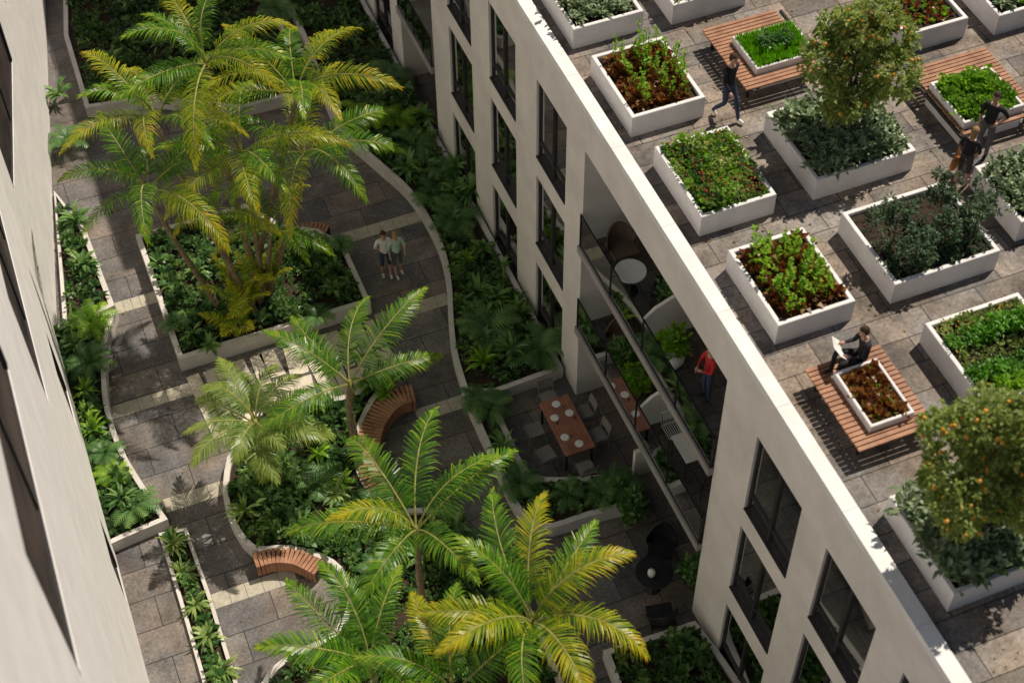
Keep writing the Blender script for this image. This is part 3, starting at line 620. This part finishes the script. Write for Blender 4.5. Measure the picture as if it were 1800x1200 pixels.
def deckbench(L,B,Rr,pl,label,plabel,BH=.45):
    x0,x1,y0,y1=rect(L,B,Rr,ZR+BH); q=rect(*pl,ZR+BH+.15); o=empty('wooden_bench',((x0+x1)/2,(y0+y1)/2,ZR),0,label,'bench'); cx,cy=o.location.x,o.location.y
    g=MB(); n=round((y1-y0)/.105); w_=(y1-y0)/n
    for i in range(n):
        a=y0+w_*i-cy; b=a+w_-.024; ym=(a+b)/2+cy
        dz=U(-.003,.003); e=U(-.008,.008)
        if q[2]-.02<ym<q[3]+.02:
            g.box(x0-cx+e,q[0]-.01-cx,a,b,BH-.04+dz,BH+dz); g.box(q[1]+.01-cx,x1-cx+e,a,b,BH-.04+dz,BH+dz)
        else: g.box(x0-cx+e,x1-cx+e,a,b,BH-.04+dz,BH+dz)
    g.build('slats',K['wood'],o)
    g=MB()
    for x in (x0+.12-cx,x1-.17-cx,q[0]-.12-cx,q[1]+.06-cx): g.box(x,x+.05,y0+.03-cy,y1-.03-cy,BH-.12,BH-.045)
    for y in (y0+.1-cy,y1-.15-cy): g.box(x0+.13-cx,x1-.13-cx,y,y+.04,BH-.118,BH-.05)
    g.build('under_frame',K['dark'],o)
    for x in (x0+.15-cx,x1-.2-cx):
        for y in (y0+.2-cy,y1-.25-cy):
            l=MB(); l.box(x,x+.05,y,y+.05,0,BH-.12); l.build('leg',K['dark'],o)
    r=planter(q,plabel,ZR+.005,BH+.16,.06,'bench_planter'); return r,ZR+BH+.06
r,z=deckbench((1230,52),(1318,160),(1441,118),((1285,66),(1336,127),(1433,88)),'square slatted wooden bench around the grass filled planter','small white planter of bright green grass set in a wooden bench')
def grass(name,label,r,z,n,h,m_):
    g=MB()
    for i in range(n):
        x,y=U(r[0],r[1]),U(r[2],r[3]); a=U(0,6.28); hh=h*U(.6,1.15); t=Vector((U(-.3,.3),U(-.3,.3),1)); g.leaf(Vector((x,y,z)),t,Vector((math.cos(a),math.sin(a),0)),hh,.022,R(),.05)
    return tag(g.build(name,m_),label,'grass',kind='stuff')
grass('ornamental_grass','bright green grass in the bench planter',r,z,6500,.24,G['grass'])
rr_=(r[0]+.3,r[1]-.25,r[2]+.25,r[3]-.3); fill('herb_patch','pale herb patch in the middle of the grass planter','ground cover',rp(rr_),z+.2,160,G['fern'],(.06,.1),.05,(.0,.08),(4,6))
r,z=deckbench((1606,118),(1688,243),(1830,192),((1634,146),(1700,222),(1797,180)),'wooden slatted bench at the right edge behind the standing couple','small white planter of leafy greens in the bench by the standing couple')
fill('leafy_greens','fresh leafy greens in the bench planter near the couple','ground cover',rp(r),z,230,G['lime'],(.09,.15),.07,(.0,.16),(5,7),-.9)
r,z=deckbench((1412,648),(1517,800),(1640,738),((1465,655),(1534,756),(1605,720)),'long slatted wooden bench with the seated reader, in the middle of the roof','small white planter of red lettuces in the bench with the seated reader')
gridplants(r,6,9,LETR,z,'red_lettuce','dark red lettuce in the bench planter beside the reader','plant','red lettuces in the bench planter',(.9,1.4),sel=lambda i,j:(i+j)%3!=0,m_=.05)
gridplants(r,6,9,LETG,z,'green_lettuce','small green lettuce in the bench planter beside the reader','plant','green lettuces in the bench planter',(.6,.9),sel=lambda i,j:(i+j)%3==0,m_=.05)
# ------------------------------------------------------------ trees on the roof
def tree(b,label,lobes,name,cat,m_,nl,ll,lw,th,fruit=0,rt=.06,group=None,gap=-.15):
    o=empty(name,b,0,label,cat,group); g=MB()
    g.tube([(0,0,-.1),(.03,.02,th*.5),(0,0,th)],[rt*1.2,rt*.9,rt*.75],9)
    for (c,r_) in lobes:
        c=Vector(c); g.tube([(0,0,th*.85),Vector((0,0,th)).lerp(c,.5)+Vector((U(-.05,.05),U(-.05,.05),-.03)),c],[rt*.6,rt*.4,rt*.15],6)
        for k in range(4):
            d=Vector((U(-1,1),U(-1,1),U(-.4,1))).normalized(); g.tube([c*.8+Vector((0,0,th))*.2,c+d*r_*.7],[rt*.25,rt*.08],5)
    g.build('trunk',K['bark'],o,True)
    g=MB(); tot=sum(r_**2 for c,r_ in lobes)
    pts=[]
    for (c,r_) in lobes:
        c=Vector(c); nc=int(nl*r_**2/tot)
        for i in range(nc):
            d=Vector((random.gauss(0,1),random.gauss(0,1),random.gauss(0,1))).normalized(); rr=r_*U(.45,1.0)**.6*(1+.35*noise.noise(d*2.6+c*3)); p=c+Vector((d.x*rr,d.y*rr,d.z*rr*.92))
            if p.z<th*.55: continue
            kk=noise.noise(p*3.6+Vector(b))
            if kk<gap: continue
            pts.append((p,d))
            for q in range(5):
                dd=(d*.7+Vector((U(-1,1),U(-1,1),U(-.7,1)))).normalized(); g.leaf(p+Vector((U(-1,1),U(-1,1),U(-1,1)))*.03,dd,Vector((U(-.3,.3),U(-.3,.3),1)).normalized(),ll*U(.7,1.2),lw,min(1,max(0,U(.1,.8)+kk*.5)),.15)
    g.build('crown',m_,o)
    if fruit:
        f=MB(); f.ball((0,0,0),.040,10,7); me=f.mesh('orange',K['orange'],True); ctr=sum((Vector(c)*r_ for c,r_ in lobes),Vector())/sum(r_ for c,r_ in lobes); vd=Vector((-.3,-.62,.73))
        sc_=sorted(pts,key=lambda q:-(q[0]-ctr).dot(vd)-q[1].dot(vd)*.5)[:int(len(pts)*.55)]
        for i in range(fruit):
            p,d=random.choice(sc_); inst('orange',me,o,p+vd*.05,None,U(.75,1.1))
    return o
b=at(1478,243,ZS)
tree(b,'rounded orange tree full of fruit in the upper large planter',[((.0,0,1.5),.56),((.3,.35,2.25),.6),((.7,-.25,1.75),.55),((-.5,.25,1.95),.55),((.15,.2,2.75),.5),((-.45,-.35,1.4),.4),((.95,.3,2.1),.5),((-.15,.6,2.4),.42),((.7,.5,2.65),.42)],'orange_tree','tree',G['citrus'],3400,.12,.055,.95,98,gap=-.12)
b=at(1712,955,ZS)
tree(b,'orange tree laden with ripe fruit at the lower right corner of the roof',[((.0,0,1.9),.62),((.3,.35,2.4),.68),((.7,-.2,1.95),.55),((-.65,.25,2.1),.6),((-.1,.5,2.85),.52),((-.85,-.2,1.75),.45),((1.0,.4,2.2),.58),((.4,.1,3.1),.48),((-.6,.7,2.5),.48),((.2,-.4,1.7),.42)],'orange_tree','tree',G['citrus'],4200,.12,.055,1.25,98,gap=-.12)
for i,(px,py,h) in enumerate(((1567,430,.8),(1648,385,.85),(1700,430,.7),(1610,468,.55),(1655,440,.7),(1725,390,.7))):
    b=at(px,py,ZS); tree(b,'small dark bushy sapling with thin bare trunk in the bare soil roof planter',[((.0,0,h),.2),((.22,.1,h+.1),.16),((-.24,.05,h-.05),.17),((.05,-.18,h-.1),.14),((-.05,.22,h+.15),.15)],'sapling','tree',G['olive'],210,.085,.045,h*.6,0,.02,'saplings in the bare soil planter')
g=MB()
for i in range(1500):
    x,y=U(XF+.35,24),U(4,27); s=U(.02,.05); a=U(0,6.28); g.leaf(Vector((x,y,ZR+.008)),Vector((math.cos(a),math.sin(a),.15)),Vector((0,0,1)),s*1.6,s,R(),0)
tag(g.build('fallen_leaves',K['litter']),'small dry leaves scattered over the roof paving','leaves',kind='stuff')
g=MB()
for i in range(700):
    x,y=U(-1,9),U(14,36); s=U(.02,.05); a=U(0,6.28); g.leaf(Vector((x,y,.012)),Vector((math.cos(a),math.sin(a),.15)),Vector((0,0,1)),s*1.6,s,R(),0)
tag(g.build('fallen_leaves',K['litter']),'small dry leaves scattered over the courtyard paving','leaves',kind='stuff')
# ------------------------------------------------------------ curved courtyard benches
def cbench(pts,wd,side,label):
    P=smoothline(PX(pts,.45),6); o=empty('curved_bench',(P[0].x,P[0].y,0),0,label,'bench'); B0=Vector((P[0].x,P[0].y,0))
    Q=[P[0]]; acc=0
    for i in range(len(P)-1):
        d=(P[i+1]-P[i]).length; n=max(1,int(d/.01))
        for k in range(n):
            acc+=d/n
            if acc>=.1: Q.append(P[i].lerp(P[i+1],(k+1)/n)); acc=0
    g=MB(); b=MB(); f=MB()
    for i in range(len(Q)-1):
        t=(Q[i+1]-Q[i]).normalized(); n_=Vector((-t.y,t.x,0))*side
        a=Q[i]-B0+t*.012; c=Q[i+1]-B0-t*.010; a.z=c.z=0
        def bx(G_,s0,s1,z0,z1):
            v=[a+n_*s0,c+n_*s0,c+n_*s1,a+n_*s1]; bb=len(G_.v); G_.v+=[(q.x,q.y,z) for z in(z0,z1) for q in v]
            for F_ in((3,2,1,0),(4,5,6,7),(0,1,5,4),(1,2,6,5),(2,3,7,6),(3,0,4,7)): G_.f.append(tuple(bb+k for k in F_)); G_.r.append(.5); G_.m.append(0)
        bx(g,-wd/2,wd/2,.42,.46); bx(f,wd/2-.03,wd/2-.002,.06,.415); bx(b,-wd/2+.02,wd/2-.035,0,.415)
    g.build('seat_slats',K['wood'],o); f.build('front_slats',K['wood'],o); b.build('base',K['room'],o)
cbench([(728,690),(698,698),(670,722),(652,757),(647,798),(656,838),(682,872),(715,888)],.58,1,'large curved slatted wooden bench in the middle of the courtyard')
cbench([(446,985),(480,976),(520,978),(562,998)],.42,-1,'short curved wooden bench at the lower end of the winding planter')
cbench([(512,408),(545,399),(580,405)],.4,-1,'small curved wooden bench behind the palm cluster planter')
# ------------------------------------------------------------ furniture
def chair(name,loc,rz,label,cat,seatm,group=None,wire=False):
    o=empty(name,loc,rz,label,cat,group); s=.21
    g=MB()
    if wire:
        for i in range(9): x=-s+2*s*i/8; g.tube([(x,-.21,.45),(x,.21,.45)],.007,5)
        g.tube([(-s,-.21,.45),(s,-.21,.45)],.01,5); g.tube([(-s,.21,.45),(s,.21,.45)],.01,5)
    else: g.box(-s,s,-.2,.2,.435,.455)
    g.build('seat',seatm,o)
    g=MB()
    if wire:
        for i in range(9): x=-s+2*s*i/8; g.tube([(x,-.21,.46),(x*1.05,-.28,.84)],.007,5)
        g.tube([(-s*1.05,-.28,.84),(s*1.05,-.28,.84)],.01,5)
    else:
        for k in range(6):
            a=-s+2*s*k/6; b=a+2*s/6; ya=-.23-.03*math.cos(a*5); yb=-.23-.03*math.cos(b*5)
            g.quad((a,ya,.58),(b,yb,.58),(b,yb-.06,.83),(a,ya-.06,.83)); g.quad((a,ya+.02,.58),(a,ya-.04,.83),(b,yb-.04,.83),(b,yb+.02,.58))
    g.build('backrest',seatm,o)
    for sx in(-1,1):
        for sy in(-1,1):
            g=MB(); top=(sx*s*.95,sy*.2,.44); bot=(sx*s*1.15,sy*.25,0)
            pts=[bot,top] if sy>0 else [bot,top,(sx*s*.95,-.29,.83)]
            g.tube(pts,.013,6); g.build('leg',K['dark'] if wire else K['greymetal'],o)
    return o
DT=Vector((9.9,21.68,0))
t=empty('dining_table',DT,0,'rectangular slatted wooden dining table laid with plates on the ground terrace','table')
g=MB()
for i in range(9): a=-.4+.8*i/9; g.box(a,a+.083,-.88,.88,.71,.745)
g.build('tabletop',K['wood2'],t)
for sx in(-1,1):
    for sy in(-1,1):
        g=MB(); g.box(sx*.34-.025,sx*.34+.025,sy*.78-.025,sy*.78+.025,0,.708); g.build('leg',K['dark'],t)
cl=['dark taupe dining chair at the far end of the wooden table','dark taupe dining chair at the near end of the wooden table','dark taupe dining chair on the left side of the wooden table, far seat','dark taupe dining chair on the left side of the wooden table, near seat','dark taupe dining chair on the facade side of the wooden table, far seat','dark taupe dining chair on the facade side of the wooden table, near seat']
c0=chair('dining_chair',(DT.x,DT.y+1.15,0),math.pi,cl[0],'chair',K['taupe'],'chairs around the dining table')
for (x,y,rz,l) in ((0,-1.2,0,cl[1]),(-.72,.36,-math.pi/2,cl[2]),(-.74,-.42,-math.pi/2+.1,cl[3]),(.64,.42,math.pi/2,cl[4]),(.66,-.38,math.pi/2+.1,cl[5])): dup(c0,(DT.x+x,DT.y+y,0),rz,l)
g=MB(); g.lathe([(0,.006),(.06,.004),(.11,.015),(.112,.011),(.06,0),(0,0)],n=20); pm=g.mesh('plate',K['plate'],True)
for x,y,l in ((0,.68,'white plate at the far end of the wooden table'),(-.2,.3,'white plate on the left far side of the wooden table'),(.2,.3,'white plate on the facade side of the wooden table'),(-.2,-.35,'white plate on the left near side of the wooden table'),(.05,-.66,'white plate at the near end of the wooden table')):
    tag(inst('plate',pm,None,(DT.x+x,DT.y+y,.746)),l,'plate','plates on the dining table')
g=MB(); g.lathe([(0,0),(.03,0),(.025,.06),(.03,.1),(.02,.1),(0,.02)],n=12); gm=g.mesh('glass',K['clear'],True)
for x,y in((.12,.5),(-.22,.08),(.24,.06),(-.05,-.42)): tag(inst('drinking_glass',gm,None,(DT.x+x,DT.y+y,.746)),'clear drinking glass on the wooden dining table','glass','glasses on the dining table')
def rtable(loc,rad,h,label,mt,leg):
    o=empty('round_table',loc,0,label,'table'); g=MB(); g.lathe([(0,h),(rad-.01,h),(rad,h-.01),(rad,h-.03),(0,h-.03)],n=36); g.build('tabletop',mt,o,False)
    g=MB(); g.lathe([(.02,h-.03),(.02,.03),(.2,.02),(.2,0),(0,0)],n=20); g.build('pedestal',leg,o,True); return o
Tb=at(1100,480,6.4); rtable((Tb.x+.12,Tb.y,5.756),.36,.68,'round white balcony table beside the brown lounge chair',K['white'],K['dark'])
def lounge(loc,rz,label,m_):
    o=empty('lounge_chair',loc,rz,label,'chair'); g=MB(); g.box(-.3,.3,-.3,.3,.34,.42); g.build('seat',m_,o)
    g=MB(); N=14
    for i in range(N):
        a0=math.pi+math.pi*i/N; a1=math.pi+math.pi*(i+1)/N
        def pt(a,r,z): return (r*math.cos(a),r*math.sin(a)*.95,z)
        h0=.62+.28*math.sin(a0)**2; h1=.62+.28*math.sin(a1)**2
        g.quad(pt(a0,.32,.34),pt(a1,.32,.34),pt(a1,.38,h1),pt(a0,.38,h0)); g.quad(pt(a0,.28,.42),pt(a0,.34,h0),pt(a1,.34,h1),pt(a1,.28,.42)); g.quad(pt(a0,.34,h0),pt(a0,.38,h0),pt(a1,.38,h1),pt(a1,.34,h1))
    g.build('backrest',m_,o)
    for sx in(-1,1):
        for sy in(-1,1): l=MB(); l.tube([(sx*.22,sy*.22,.34),(sx*.28,sy*.28,0)],.014,6); l.build('leg',K['dark'],o)
lounge((Tb.x+.35,Tb.y+.95,5.756),math.pi,'brown rounded lounge chair on the upper balcony, far side of the round table',K['brown'])
lounge((Tb.x+.75,Tb.y-.55,5.756),.9,'dark rounded chair on the upper balcony near the divider',K['dark'])
lounge((Tb.x+.3,Tb.y+.6,2.856),2.6,'brown rounded lounge chair on the lower balcony',K['brown'])
pp=at(1180,628,6.0)
def pot(loc,label,prof,pm,fol,top,sp=.25,n=120):
    o=empty('potted_plant',loc,0,label,'potted plant')
    g=MB(); g.lathe(prof,n=24); g.build('pot',pm,o,True); g=MB()
    for i in range(n): rosette(g,Vector((U(-sp,sp),U(-sp,sp),U(*top))),3,.24,.09)
    g.build('foliage',fol,o)
pot((max(pp.x,XF+.38),pp.y,5.756),'large round white pot with leafy green plant on the upper balcony',[(0,0),(.17,0),(.27,.18),(.28,.34),(.22,.46),(.19,.46),(.2,.38),(0,.36)],K['white'],G['lime'],(.45,1.0),.22)
SP=[(0,0),(.14,0),(.2,.35),(.17,.35),(0,.3)]
pot((XF+.4,21.2,2.856),'bushy potted plant on the lower balcony near the lounge chair',SP,K['brown'],G['fern'],(.35,1.0))
pot((XF+.35,20.4,2.856),'leafy potted plant on the lower balcony next to the divider',SP,K['brown'],G['lime'],(.35,.9))
pot((XF+1.0,20.25,5.756),'tall leafy potted plant against the upper balcony divider',SP,K['brown'],G['fern'],(.4,1.3))
pot((XF+.3,16.7,.0),'bushy potted plant on the ground terrace beside the balcony pier',SP,K['brown'],G['fern'],(.35,.9))
pot((XF-.3,18.9,.0),'bushy potted plant on the ground beside the low partition wall',SP,K['brown'],G['fern'],(.35,.9))
tb=at(1214,783,3.58)
o=empty('balcony_table',(tb.x,tb.y,2.856),0,'rectangular white table on the lower balcony between two wire chairs','table')
g=MB(); g.box(-.3,.3,-.4,.4,.70,.73); g.build('tabletop',K['white'],o)
for sx in(-1,1):
    for sy in(-1,1): g=MB(); g.tube([(sx*.26,sy*.35,0),(sx*.26,sy*.35,.70)],.014,6); g.build('leg',K['dark'],o)
chair('wire_chair',(tb.x-.05,tb.y+.72,2.856),math.pi,'white wire chair on the far side of the white balcony table','chair',K['white'],None,True)
chair('wire_chair',(tb.x+.05,tb.y-.75,2.856),0,'black wire chair on the near side of the white balcony table','chair',K['dark'],None,True)
bt=at(1150,1005,.7); rtable((bt.x,bt.y,0),.45,.7,'round black table on the ground terrace under the balconies',K['dark'],K['dark'])
lounge((bt.x+.55,bt.y+.75,0),2.6,'black chair behind the round black table, by the facade',K['dark']); lounge((bt.x-.25,bt.y-.95,0),-.2,'black chair in front of the round black table',K['dark'])
g=MB(); g.lathe([(0,0),(.07,0),(.09,.06),(.09,.16),(.06,.2),(0,.2)],n=16); lm=g.mesh('lantern',K['white'],True)
tag(inst('lantern',lm,None,(bt.x-.1,bt.y-.05,.702)),'white rounded lantern on the round black table','lantern')
g=MB(); a=at(1112,835,0); g.box(a.x,XF+1.9,a.y-.06,a.y+.06,0,1.0); tag(g.build('terrace_wall',K['plaster']),'low pale partition wall between the two ground terraces','wall')
# ------------------------------------------------------------ people
def cm(n,c,r=.8): return mat(n,c,tuple(x*.8 for x in c),r,12)
SKIN=cm('skin',(.55,.33,.24),.5); SHOE=cm('shoes',(.03,.03,.03)); EYE=cm('eyes',(.02,.015,.01),.3); HB=cm('hair_brown',(.06,.035,.02)); HBL=cm('hair_blonde',(.35,.22,.10)); HK=cm('hair_black',(.015,.012,.01)); LIP=cm('lips',(.35,.12,.10),.5)
STAND=dict(pelvis=(0,0,.95),waist=(0,0,1.08),chest=(0,0,1.30),neck=(0,0,1.46),head=(0,.01,1.52),
 shL=(-.17,0,1.40),elL=(-.22,-.03,1.13),wrL=(-.22,.05,.88),shR=(.17,0,1.40),elR=(.22,-.03,1.13),wrR=(.22,.05,.88),
 hiL=(-.09,0,.90),knL=(-.10,.02,.50),anL=(-.10,-.03,.08),toL=(-.11,.13,.03),hiR=(.09,0,.90),knR=(.10,.02,.50),anR=(.10,-.03,.08),toR=(.11,.13,.03))
RAD=dict(pelvis=.135,waist=.12,chest=.145,neck=.052,head=.05,sh=.065,el=.043,wr=.03,hi=.085,kn=.058,an=.042,to=.035)
BON=[('pelvis','waist',1),('waist','chest',1),('chest','neck',1),('neck','head',0),('chest','shL',1),('shL','elL',1),('elL','wrL',5),('chest','shR',1),('shR','elR',1),('elR','wrR',5),('pelvis','hiL',2),('hiL','knL',2),('knL','anL',6),('anL','toL',3),('pelvis','hiR',2),('hiR','knR',2),('knR','anR',6),('anR','toR',3)]
def person(loc,rz,label,pose,top,bottom,hair,long_sleeve=False,short=False,longhair=False,sc=1.0,shoes=None):
    J=dict(STAND); J.update(pose); keys=list(J); me=bpy.data.meshes.new('tmp'); me.from_pydata([J[k] for k in keys],[(keys.index(a),keys.index(b)) for a,b,_ in BON],[])
    t=bpy.data.objects.new('tmp',me); COL.objects.link(t); t.modifiers.new('s','SKIN'); sv=me.skin_vertices[0].data
    for i,k in enumerate(keys):
        r_=RAD.get(k) or RAD[k[:2]]; sv[i].radius=(r_,r_*(.8 if k in('pelvis','waist','chest') else 1)); sv[i].use_root=(k=='pelvis')
    ss=t.modifiers.new('u','SUBSURF'); ss.levels=2; ss.render_levels=2
    dg=bpy.context.evaluated_depsgraph_get(); bm=bpy.data.meshes.new_from_object(t.evaluated_get(dg)); bpy.data.objects.remove(t)
    g=MB(); V=[v.co.copy() for v in bm.vertices]
    def seg(p,a,b):
        a=Vector(a);b=Vector(b); d=b-a; k=max(0,min(1,(p-a).dot(d)/max(1e-9,d.length_squared))); return (p-a-d*k).length,k
    g.v=[tuple(v) for v in V]
    for p in bm.polygons:
        c=sum((V[i] for i in p.vertices),Vector())/len(p.vertices); best=min(BON,key=lambda q:seg(c,J[q[0]],J[q[1]])[0]-(RAD.get(q[0]) or RAD[q[0][:2]])*.6); m_=best[2]
        if m_==5: m_=1 if long_sleeve else 0
        if m_==6: m_=0 if short else 2
        if best[0]=='chest' and best[1]=='neck' and c.z>J['neck'][2]-.03: m_=0
        g.f.append(tuple(p.vertices)); g.r.append(.5); g.m.append(m_)
    h=Vector(J['head']); hc=h+Vector((0,.015,.12))
    g.cm=0; g.ball(hc,(.073,.09,.112),14,10); g.ball(hc+Vector((0,.02,-.05)),(.055,.065,.06),10,6); g.ball(hc+Vector((0,.095,-.012)),(.012,.018,.022),6,4)
    for s_ in(-1,1):
        g.ball(hc+Vector((s_*.074,-.002,-.008)),(.012,.02,.03),6,4)
    g.cm=4
    for s_ in(-1,1): g.ball(hc+Vector((s_*.03,.082,.012)),(.012,.008,.007),6,4)
    g.cm=5; g.ball(hc+Vector((0,.083,-.052)),(.022,.008,.006),6,4); g.cm=0
    for s_,e,wv in((-1,'elL','wrL'),(1,'elR','wrR')):
        a=Vector(J[e]);b=Vector(J[wv]); d=(b-a).normalized(); sd_=d.cross(Vector((1,0,0))); sd_=sd_.normalized() if sd_.length>.1 else Vector((0,1,0)); up=d.cross(sd_)
        g.tube([b-d*.01,b+d*.05,b+d*.09],[.026,.038,.034],8)
        for k,l in enumerate((.062,.075,.07,.055)):
            o_=sd_*(-.027+.018*k); q=b+d*.085+o_; g.tube([q,q+d*l*.55,q+d*l*.95+up*.014*s_],[.0095,.0088,.007],5)
        q=b+d*.03+sd_*.033; g.tube([q,q+d*.03+sd_*.02,q+d*.06+sd_*.025],[.012,.010,.008],5)
    o=g.build('person',[SKIN,top,bottom,shoes or SHOE,EYE,LIP],None,True); o.location=loc; o.rotation_euler=(0,0,rz); o.scale=(sc,)*3; tag(o,label,'person')
    q=MB(); n=14
    for i in range(7):
        for k in range(n):
            def hp(i,k):
                ph=math.pi*.62*i/7; t_=2*math.pi*k/n; x=math.sin(ph)*math.cos(t_); y=math.sin(ph)*math.sin(t_); z=math.cos(ph)
                if y>.3 and z<.45: z=.45+(z-.45)*.1
                return hc+Vector((x*.086,y*.1-.008,z*.126+.004))
            q.quad(hp(i,k),hp(i+1,k),hp(i+1,k+1),hp(i,k+1))
    if longhair: q.ball(hc+Vector((0,-.06,-.08)),(.075,.045,.14),10,8)
    q.build('hair',hair,o,True)
    return o
WH=cm('cloth_white',(.75,.75,.73)); BK=cm('cloth_black',(.02,.02,.024)); NV=cm('jeans_navy',(.05,.07,.13)); GR=cm('cloth_grey',(.12,.12,.13)); MINT=cm('cloth_mint',(.50,.68,.55)); RED=cm('cloth_red',(.5,.03,.03)); TAN=cm('skirt_dark',(.07,.06,.06))
WALK=dict(knL=(-.10,.16,.52),anL=(-.10,.26,.09),toL=(-.10,.42,.06),knR=(.10,.02,.50),anR=(.10,-.28,.14),toR=(.10,-.16,.03),elL=(-.23,-.1,1.14),wrL=(-.23,-.08,.9),elR=(.22,.05,1.14),wrR=(.20,.20,.95))
pm_=person(at(1275,208,ZR),math.radians(200),'person in black jacket and dark jeans striding past the grass bench',WALK,BK,NV,HB,True,shoes=WH)
p=at(680,483,0); person(p,math.radians(175),'person in white shirt and dark shorts walking on the courtyard path beside someone in mint',dict(elR=(.25,-.02,1.15),wrR=(.12,-.05,.98),anL=(-.1,.08,.08),toL=(-.1,.23,.03)),WH,NV,HB,short=True,shoes=WH)
p=at(700,481,0); person(p,math.radians(188),'person in mint top and grey shorts walking on the courtyard path',dict(anR=(.1,.1,.08),toR=(.1,.25,.03),elL=(-.24,.05,1.15),wrL=(-.18,.2,1.05)),MINT,GR,HBL,short=True,longhair=True,sc=.96,shoes=WH)
p=at(1722,275,ZR); person(p,math.radians(120),'person in black T-shirt and dark trousers standing with one hand on the hip',dict(elL=(-.30,-.1,1.18),wrL=(-.17,.02,1.02),elR=(.2,.06,1.14),wrR=(.12,.2,1.0)),BK,GR,HB)
p=at(1686,326,ZR); person(p,math.radians(-60),'blonde person in dark top and shorts standing on the roof with an orange handbag',dict(elR=(.24,.0,1.15),wrR=(.16,.12,.93)),BK,TAN,HBL,short=True,longhair=True,sc=.9)
o=empty('handbag',(p.x-.26,p.y+.02,ZR+.58),.5,'orange brown leather handbag at the side of the blonde person','bag')
OB=cm('orange_leather',(.5,.18,.04),.5); g=MB(); g.lathe([(0,0),(.13,.01),(.15,.1),(.12,.24),(.0,.25)],n=14); g.v=[(x,y*.45,z) for x,y,z in g.v]; g.build('bag_body',OB,o,True)
g=MB(); g.tube([(-.11,0,.22),(-.07,0,.45),(.02,0,.62),(.09,0,.45),(.11,0,.22)],.01,6); g.build('strap',OB,o)
SIT=dict(pelvis=(0,0,.12),waist=(0,-.02,.25),chest=(0,0,.47),neck=(0,.03,.63),head=(0,.06,.69),shL=(-.17,.01,.57),elL=(-.22,.1,.33),wrL=(-.17,.32,.36),shR=(.17,.01,.57),elR=(.22,.1,.33),wrR=(.17,.32,.36),
 hiL=(-.1,.04,.1),knL=(-.12,.44,.12),anL=(-.12,.47,-.33),toL=(-.13,.62,-.41),hiR=(.1,.04,.1),knR=(.12,.46,.18),anR=(-.14,.62,.02),toR=(-.16,.78,.02))
p=at(1522,636,ZR+.45); br=rect((1412,648),(1517,800),(1640,738),ZR+.45)
sx_,sy_=p.x-.05,br[3]-.2; TH=math.radians(80)
person((sx_,sy_,ZR+.45),TH,'person in black jacket sitting cross legged on the wooden bench reading a newspaper',SIT,BK,BK,HB,True)
nw=empty('newspaper',(sx_-math.sin(TH)*.41,sy_+math.cos(TH)*.41,ZR+.80),TH,'open white newspaper held by the seated reader','newspaper'); g=MB()
g.quad((-.24,-.03,0),(0,0,-.02),(0,.18,.14),(-.24,.14,.17)); g.quad((0,0,-.02),(.24,-.03,0),(.24,.14,.17),(0,.18,.14)); g.build('pages',WH,nw)
p=at(1240,700,5.75); person((max(p.x,XF+.3),p.y,5.756),math.radians(90),'person in red sweater and dark trousers standing on the upper balcony',dict(elL=(-.23,.08,1.14),wrL=(-.08,.22,1.12),elR=(.23,.08,1.14),wrR=(.08,.24,1.1)),RED,NV,HK,True)
